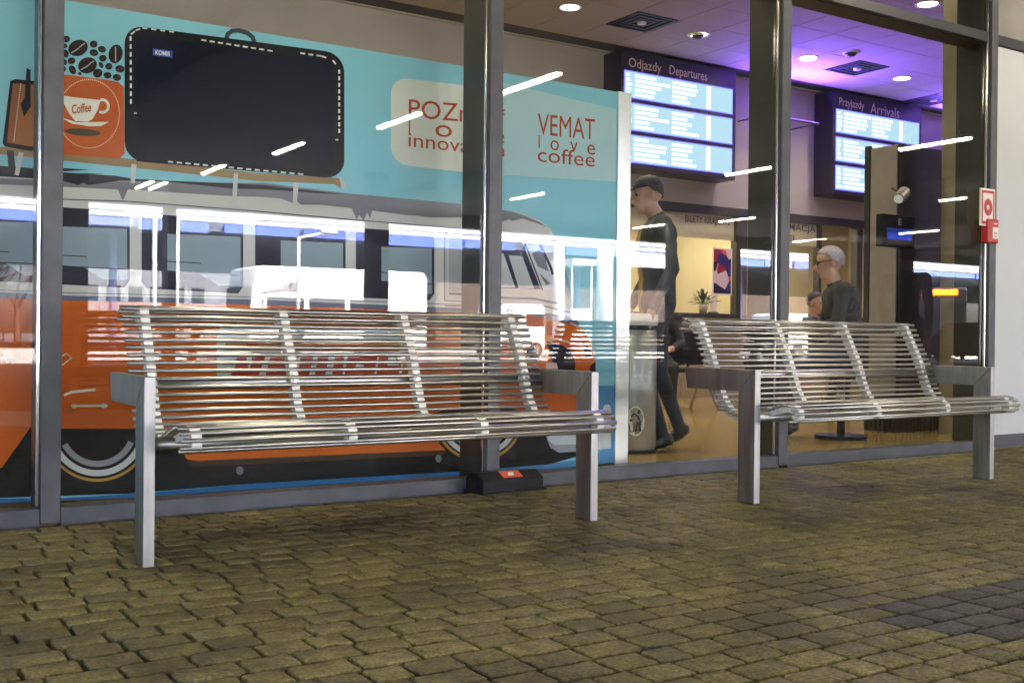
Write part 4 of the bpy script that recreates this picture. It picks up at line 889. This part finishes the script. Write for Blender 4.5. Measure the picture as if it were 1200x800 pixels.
# opposite platform canopy
FY = 54.0
zf = lambda y: at_y((300, y), FY).z
oc = thing('far_canopy', 'long white and blue edged platform canopy across the road, mirrored in the glass', 'canopy', (0, 0, 0))
MB().box(-60, 170, -FY - 40, -FY - .2, zf(274), zf(268)).build('roof_slab', mat('far_soffit', (.10, .12, .18), .6), oc)
rn = random.Random(11); k = -60
while k < 170:
    L = rn.choice((3.2, 4.6, 6.1)); c = rn.choice(((.10, .17, .58), (.14, .22, .55), (.08, .13, .46), (.2, .27, .6)))
    MB().box(k, k + L - rn.choice((.1, .3, .9)), -FY - .19, -FY, zf(276 + rn.uniform(-2, 1.5)), zf(265 + rn.uniform(-1.5, 2))).build('fascia_panel', mat('blue_fascia_%d' % int(c[0] * 100), c, .5), oc); k += L
MB().box(-60, 170, -FY - .6, -FY - .3, zf(263), zf(258.5)).build('rooflight_rail', mat('white_rail', (.8, .8, .8), .5), oc)
MB().box(-60, 170, -FY - .6, -FY - .3, zf(256), zf(251.5)).build('rooflight_rail', mat('white_rail', (.8, .8, .8), .5), oc)
for k in range(40): MB().box(-59 + 5.6 * k, -58.8 + 5.6 * k, -FY - .55, -FY - .4, zf(268), zf(251.5)).build('rail_post', MATS['white_rail'], oc)
for k in range(14): MB().cyl((-50 + 16 * k, -FY - 4, -.06), (-50 + 16 * k, -FY - 4, zf(274)), .22, n=14).build('column', mat('blue_column', (.22, .27, .5), .5), oc, smooth=True)
apron = mat('concrete_apron', (.34, .33, .31), .8, var=.12, vscale=.6)
struct(MB().add([(-60, -FY - 3, -.055), (170, -FY - 3, -.055), (170, -23.2, -.055), (-60, -23.2, -.055)], [(0, 1, 2, 3)]).build('bus_apron', apron))
# white poles in the sun
polem = mat('white_pole', (.75, .75, .78), .4)
for px, r, lb in ((181, .07, 'slim white pole mirrored over the second bus window'), (208, .05, 'thinner white pole beside the slim white pole'), (655, .22, 'thick white post mirrored over the bus windscreen'), (709, .33, 'broad white column mirrored at the partition end')):
    q = mir(at_y((px, 300), 30)); t = thing('white_pole', lb, 'pole', (q.x, q.y, -.06), 0, 'white poles by the road')
    MB().cyl((0, 0, 0), (0, 0, 4.55), r, n=18).build('shaft', polem, t, smooth=True); MB().cyl((0, 0, 0), (0, 0, .1), r + .07, n=18).build('base', polem, t)
q = mir(at_y((350, 300), 28.5)); t = thing('street_lamp', 'white street lamp with a bent arm mirrored over the third bus window', 'street lamp', (q.x, q.y, -.06))
MB().cyl((0, 0, 0), (0, 0, 4.0), .06, .05, n=12).build('pole', polem, t, smooth=True); MB().cyl((0, 0, 3.98), (.85, 0, 4.2), .045, n=10).build('arm', polem, t); MB().ball((1.05, 0, 4.23), .32, .14, .09).build('head', polem, t, smooth=True)
# coach, vans, cars
def vehicle(name, label, cat, loc, rz, L, Wd, H, bodym, wins, wheel_r=.32, sill=.35, hood=0, lights=None):
    t = thing(name, label, cat, loc, rz)
    if hood: prof = [(-L / 2, sill), (-L / 2, H * .52), (-L / 2 + hood * .15, H * .58), (-L / 2 + hood, H * .62), (-L / 2 + hood * 1.55, H), (L / 2 - hood * .5, H), (L / 2, H * .6), (L / 2, sill)]
    else: prof = [(-L / 2, sill), (-L / 2 + .02, H * .5), (-L / 2 + .18, H - .08), (-L / 2 + .4, H), (L / 2 - .15, H), (L / 2, H - .2), (L / 2, sill)]
    MB().prism(prof, -Wd / 2, Wd / 2, 'y').build('body', bodym, t, bevel=.05)
    gm = mat('vehicle_glass', (.02, .022, .03), .1)
    for x0, x1, z0, z1 in wins:
        for s_ in (-1, 1): MB().box(x0, x1, s_ * (Wd / 2 + .004) - .006, s_ * (Wd / 2 + .004) + .006, z0, z1).build('window', gm, t)
    if hood: MB().add([(-L / 2 + hood * 1.02, -Wd * .44, H * .64), (-L / 2 + hood * 1.02, Wd * .44, H * .64), (-L / 2 + hood * 1.5, Wd * .42, H * .97), (-L / 2 + hood * 1.5, -Wd * .42, H * .97)], [(0, 1, 2, 3)]).build('windscreen', gm, t).location = (-.02, 0, .02)
    else: MB().box(-L / 2 - .008, -L / 2 + .012, -Wd * .45, Wd * .45, H * .36, H * .78).build('windscreen', gm, t)
    for x in (-L * .3, L * .3):
        for s_ in (-1, 1):
            w_ = MB().cyl((x, s_ * (Wd / 2 - .18), wheel_r), (x, s_ * (Wd / 2 + .012), wheel_r), wheel_r, n=24).build('wheel', mat('tyre', (.015, .015, .016), .8), t)
            MB().cyl((x, s_ * (Wd / 2 + .012), wheel_r), (x, s_ * (Wd / 2 + .02), wheel_r), wheel_r * .6, n=20).build('rim', mat('rim_metal', (.5, .5, .5), .35, .8), w_)
    for s_ in (-1, 1):
        MB().box(-L / 2 - .02, -L / 2 + .03, s_ * Wd * .36 - .12, s_ * Wd * .36 + .12, .62, .78).build('headlight', lights or mat('lens_grey', (.6, .6, .6), .15), t)
    return t
whitev = mat('vehicle_white', (.8, .8, .8), .3, coat=.5); darkv = mat('vehicle_dark', (.02, .02, .022), .35)
a, b_ = mir(at_y((292, 340), 30)).x, mir(at_y((500, 340), 30)).x
vehicle('coach', 'white coach parked in the sun, mirrored behind the left bench', 'coach', ((a + b_) / 2, -31.2, -.06), 0, b_ - a, 2.5, 3.15, whitev, [(a - (a + b_) / 2 + .6 + k * 1.5, a - (a + b_) / 2 + 1.9 + k * 1.5, 1.55, 2.1) for k in range(int((b_ - a - 1) / 1.5))], .48)
a, b_ = mir(at_y((585, 340), 32)).x, mir(at_y((640, 340), 32)).x
vehicle('van', 'white van parked in the sun, mirrored over the bus front', 'van', ((a + b_) / 2, -33, -.06), 0, b_ - a, 1.9, 2.2, whitev, [(.2, 1.1, 1.3, 1.8)], .33)
a, b_ = mir(at_y((915, 350), 30)).x, mir(at_y((1012, 350), 30)).x
vehicle('van', 'white van parked in the sun, mirrored below the seated grey haired person', 'van', ((a + b_) / 2, -31, -.06), 0, b_ - a, 2.0, 2.05, whitev, [(-1.4, -.4, 1.4, 1.9)], .34)
q = mir(at_z((1100, 341), 3.12))
bs = vehicle('city_bus', 'dark city bus with an orange destination display, mirrored in the right pane', 'bus', (q.x + 4.2, q.y - 3.2, -.06), R(-37), 11, 2.5, 3.35, darkv, [(-4 + 1.6 * k, -2.7 + 1.6 * k, 1.3, 2.3) for k in range(5)], .48, lights=lamp_mat('bus_lamp', (1, .72, .35), 8))
MB().box(-5.53, -5.5, -.85, .85, 2.98, 3.24).build('destination_display', lamp_mat('led_orange', (1, .16, .01), 3.0), bs)
for px, z, m_, lb in ((1133, -12, 'red', 'dark red car parked behind the dark bus, mirrored at the far right'), ):
    q = mir(at_y((px, 380), 19)); vehicle('car', lb, 'car', (q.x, q.y, 0), R(80), 4.2, 1.75, 1.45, mat('car_red', (.16, .02, .02), .3, coat=.5), [(-.4, .5, .95, 1.3), (.6, 1.4, .95, 1.3)], .31, .28, 1.1)
# kiosk and white portal frame
q = mir(at_y((672, 340), 33)); t = thing('kiosk', 'white glazed kiosk mirrored beside the partition end', 'kiosk', (q.x, -34.5, -.06))
MB().box(0, 1.1, 0, 1.4, 0, 2.1).build('cabin', whitev, t, bevel=.03); MB().box(-.1, 1.2, -.1, 1.6, 4.0, 4.25).build('roof', whitev, t)
for x in (0, 1.05): MB().box(x - .03, x + .03, 1.34, 1.42, 2.1, 4.0).build('post', polem, t)
a, b_ = mir(at_y((744, 300), 29)).x, mir(at_y((800, 300), 29)).x
t = thing('portal_frame', 'white sunlit portal frame mirrored over the walking person', 'frame', (a, -29.5, -.06))
MB().box(0, b_ - a, -.1, .1, 3.75, 4.3).build('lintel', polem, t); MB().box(b_ - a - .3, b_ - a, -.1, .1, 0, 3.748).build('post', polem, t); MB().box(0, .12, -.1, .1, 0, 3.748).build('post', polem, t)
# far buildings
a, b_ = mir(at_y((66, 340), 110)).x, mir(at_y((292, 340), 110)).x
t = thing('far_building', 'low grey building across the road, mirrored over the left bus windows', 'building', (a, -112, -.06))
MB().box(0, b_ - a, -8, 0, 0, 9).build('wall', mat('grey_render', (.2, .21, .24), .8, var=.1), t); MB().box(-.3, b_ - a + .3, -8.3, .3, 9, 9.3).build('roof', mat('dark_roof', (.06, .06, .07), .7), t)
for k in range(int((b_ - a) / 2.2) - 1):
    for z in (1.2, 4.2): w_ = MB().box(.8 + 2.2 * k, 2.2 + 2.2 * k, 0, .03, z, z + 1.6).build('window', mat('vehicle_glass', (.02, .022, .03), .1), t)
a = mir(at_y((520, 340), 110)).x
t = thing('far_building', 'long dark brick building across the road, mirrored in the right panes', 'building', (a, -112, -.06))
MB().box(0, 90, -8, 0, 0, 8).build('wall', mat('brown_brick', (.10, .07, .055), .8, var=.2), t); MB().box(-.3, 90.3, -8.3, .3, 8, 8.3).build('roof', MATS['dark_roof'], t)
for k in range(34):
    MB().box(1 + 2.6 * k, 2.5 + 2.6 * k, 0, .03, 1.2, 2.9).build('window', MATS['vehicle_glass'], t)
# bare trees
def bare_tree(x, y, h, label, seed):
    rn = random.Random(seed); t = thing('bare_tree', label, 'tree', (x, y, -.06), 0, 'bare trees across the road'); tr, tw = MB(), MB()
    def grow(p, d, L, r, n):
        e = p + d * L; (tr if n > 2 else tw).cyl(p, e, r, r * .68, n=6 if n > 2 else 4, caps=False)
        if n == 0: return
        for _ in range(3 if n > 1 else 4):
            nd = (d + Vector((rn.gauss(0, .42), rn.gauss(0, .42), rn.gauss(.12, .25)))).normalized(); grow(e - d * L * rn.uniform(0, .35), nd, L * rn.uniform(.6, .82), r * .58, n - 1)
    grow(Vector((0, 0, 0)), Vector((0, 0, 1)), h * .28, h * .022, 5)
    bk = mat('bark', (.09, .06, .055), .85, var=.2, vscale=6)
    tr.build('trunk', bk, t); tw.build('crown', bk, t)
for px, Yp, h, sd_, lb in ((20, 100, 13, 1, 'bare tree across the road, mirrored in the leftmost pane'), (46, 104, 12, 2, 'second bare tree mirrored beside the left mullion'), (-20, 102, 13, 3, 'bare tree across the road left of the other two')):
    q = mir(at_y((px, 380), Yp)); bare_tree(q.x, q.y, h, lb, sd_)
q0_ = mir(at_y((-60, 415), 64)); q1_ = mir(at_y((64, 415), 64))
t = thing('low_railing', 'low brown railing before the bare trees, mirrored in the leftmost pane', 'railing', (q0_.x, q0_.y, -.06)); L = q1_.x - q0_.x
MB().box(0, L, -.04, .04, 1.0, 1.1).build('rail', mat('rust_rail', (.25, .12, .07), .7), t)
for k in range(7): MB().box(L * k / 6 - .04, L * k / 6 + .04, -.03, .03, 0, .998).build('post', MATS['rust_rail'], t)
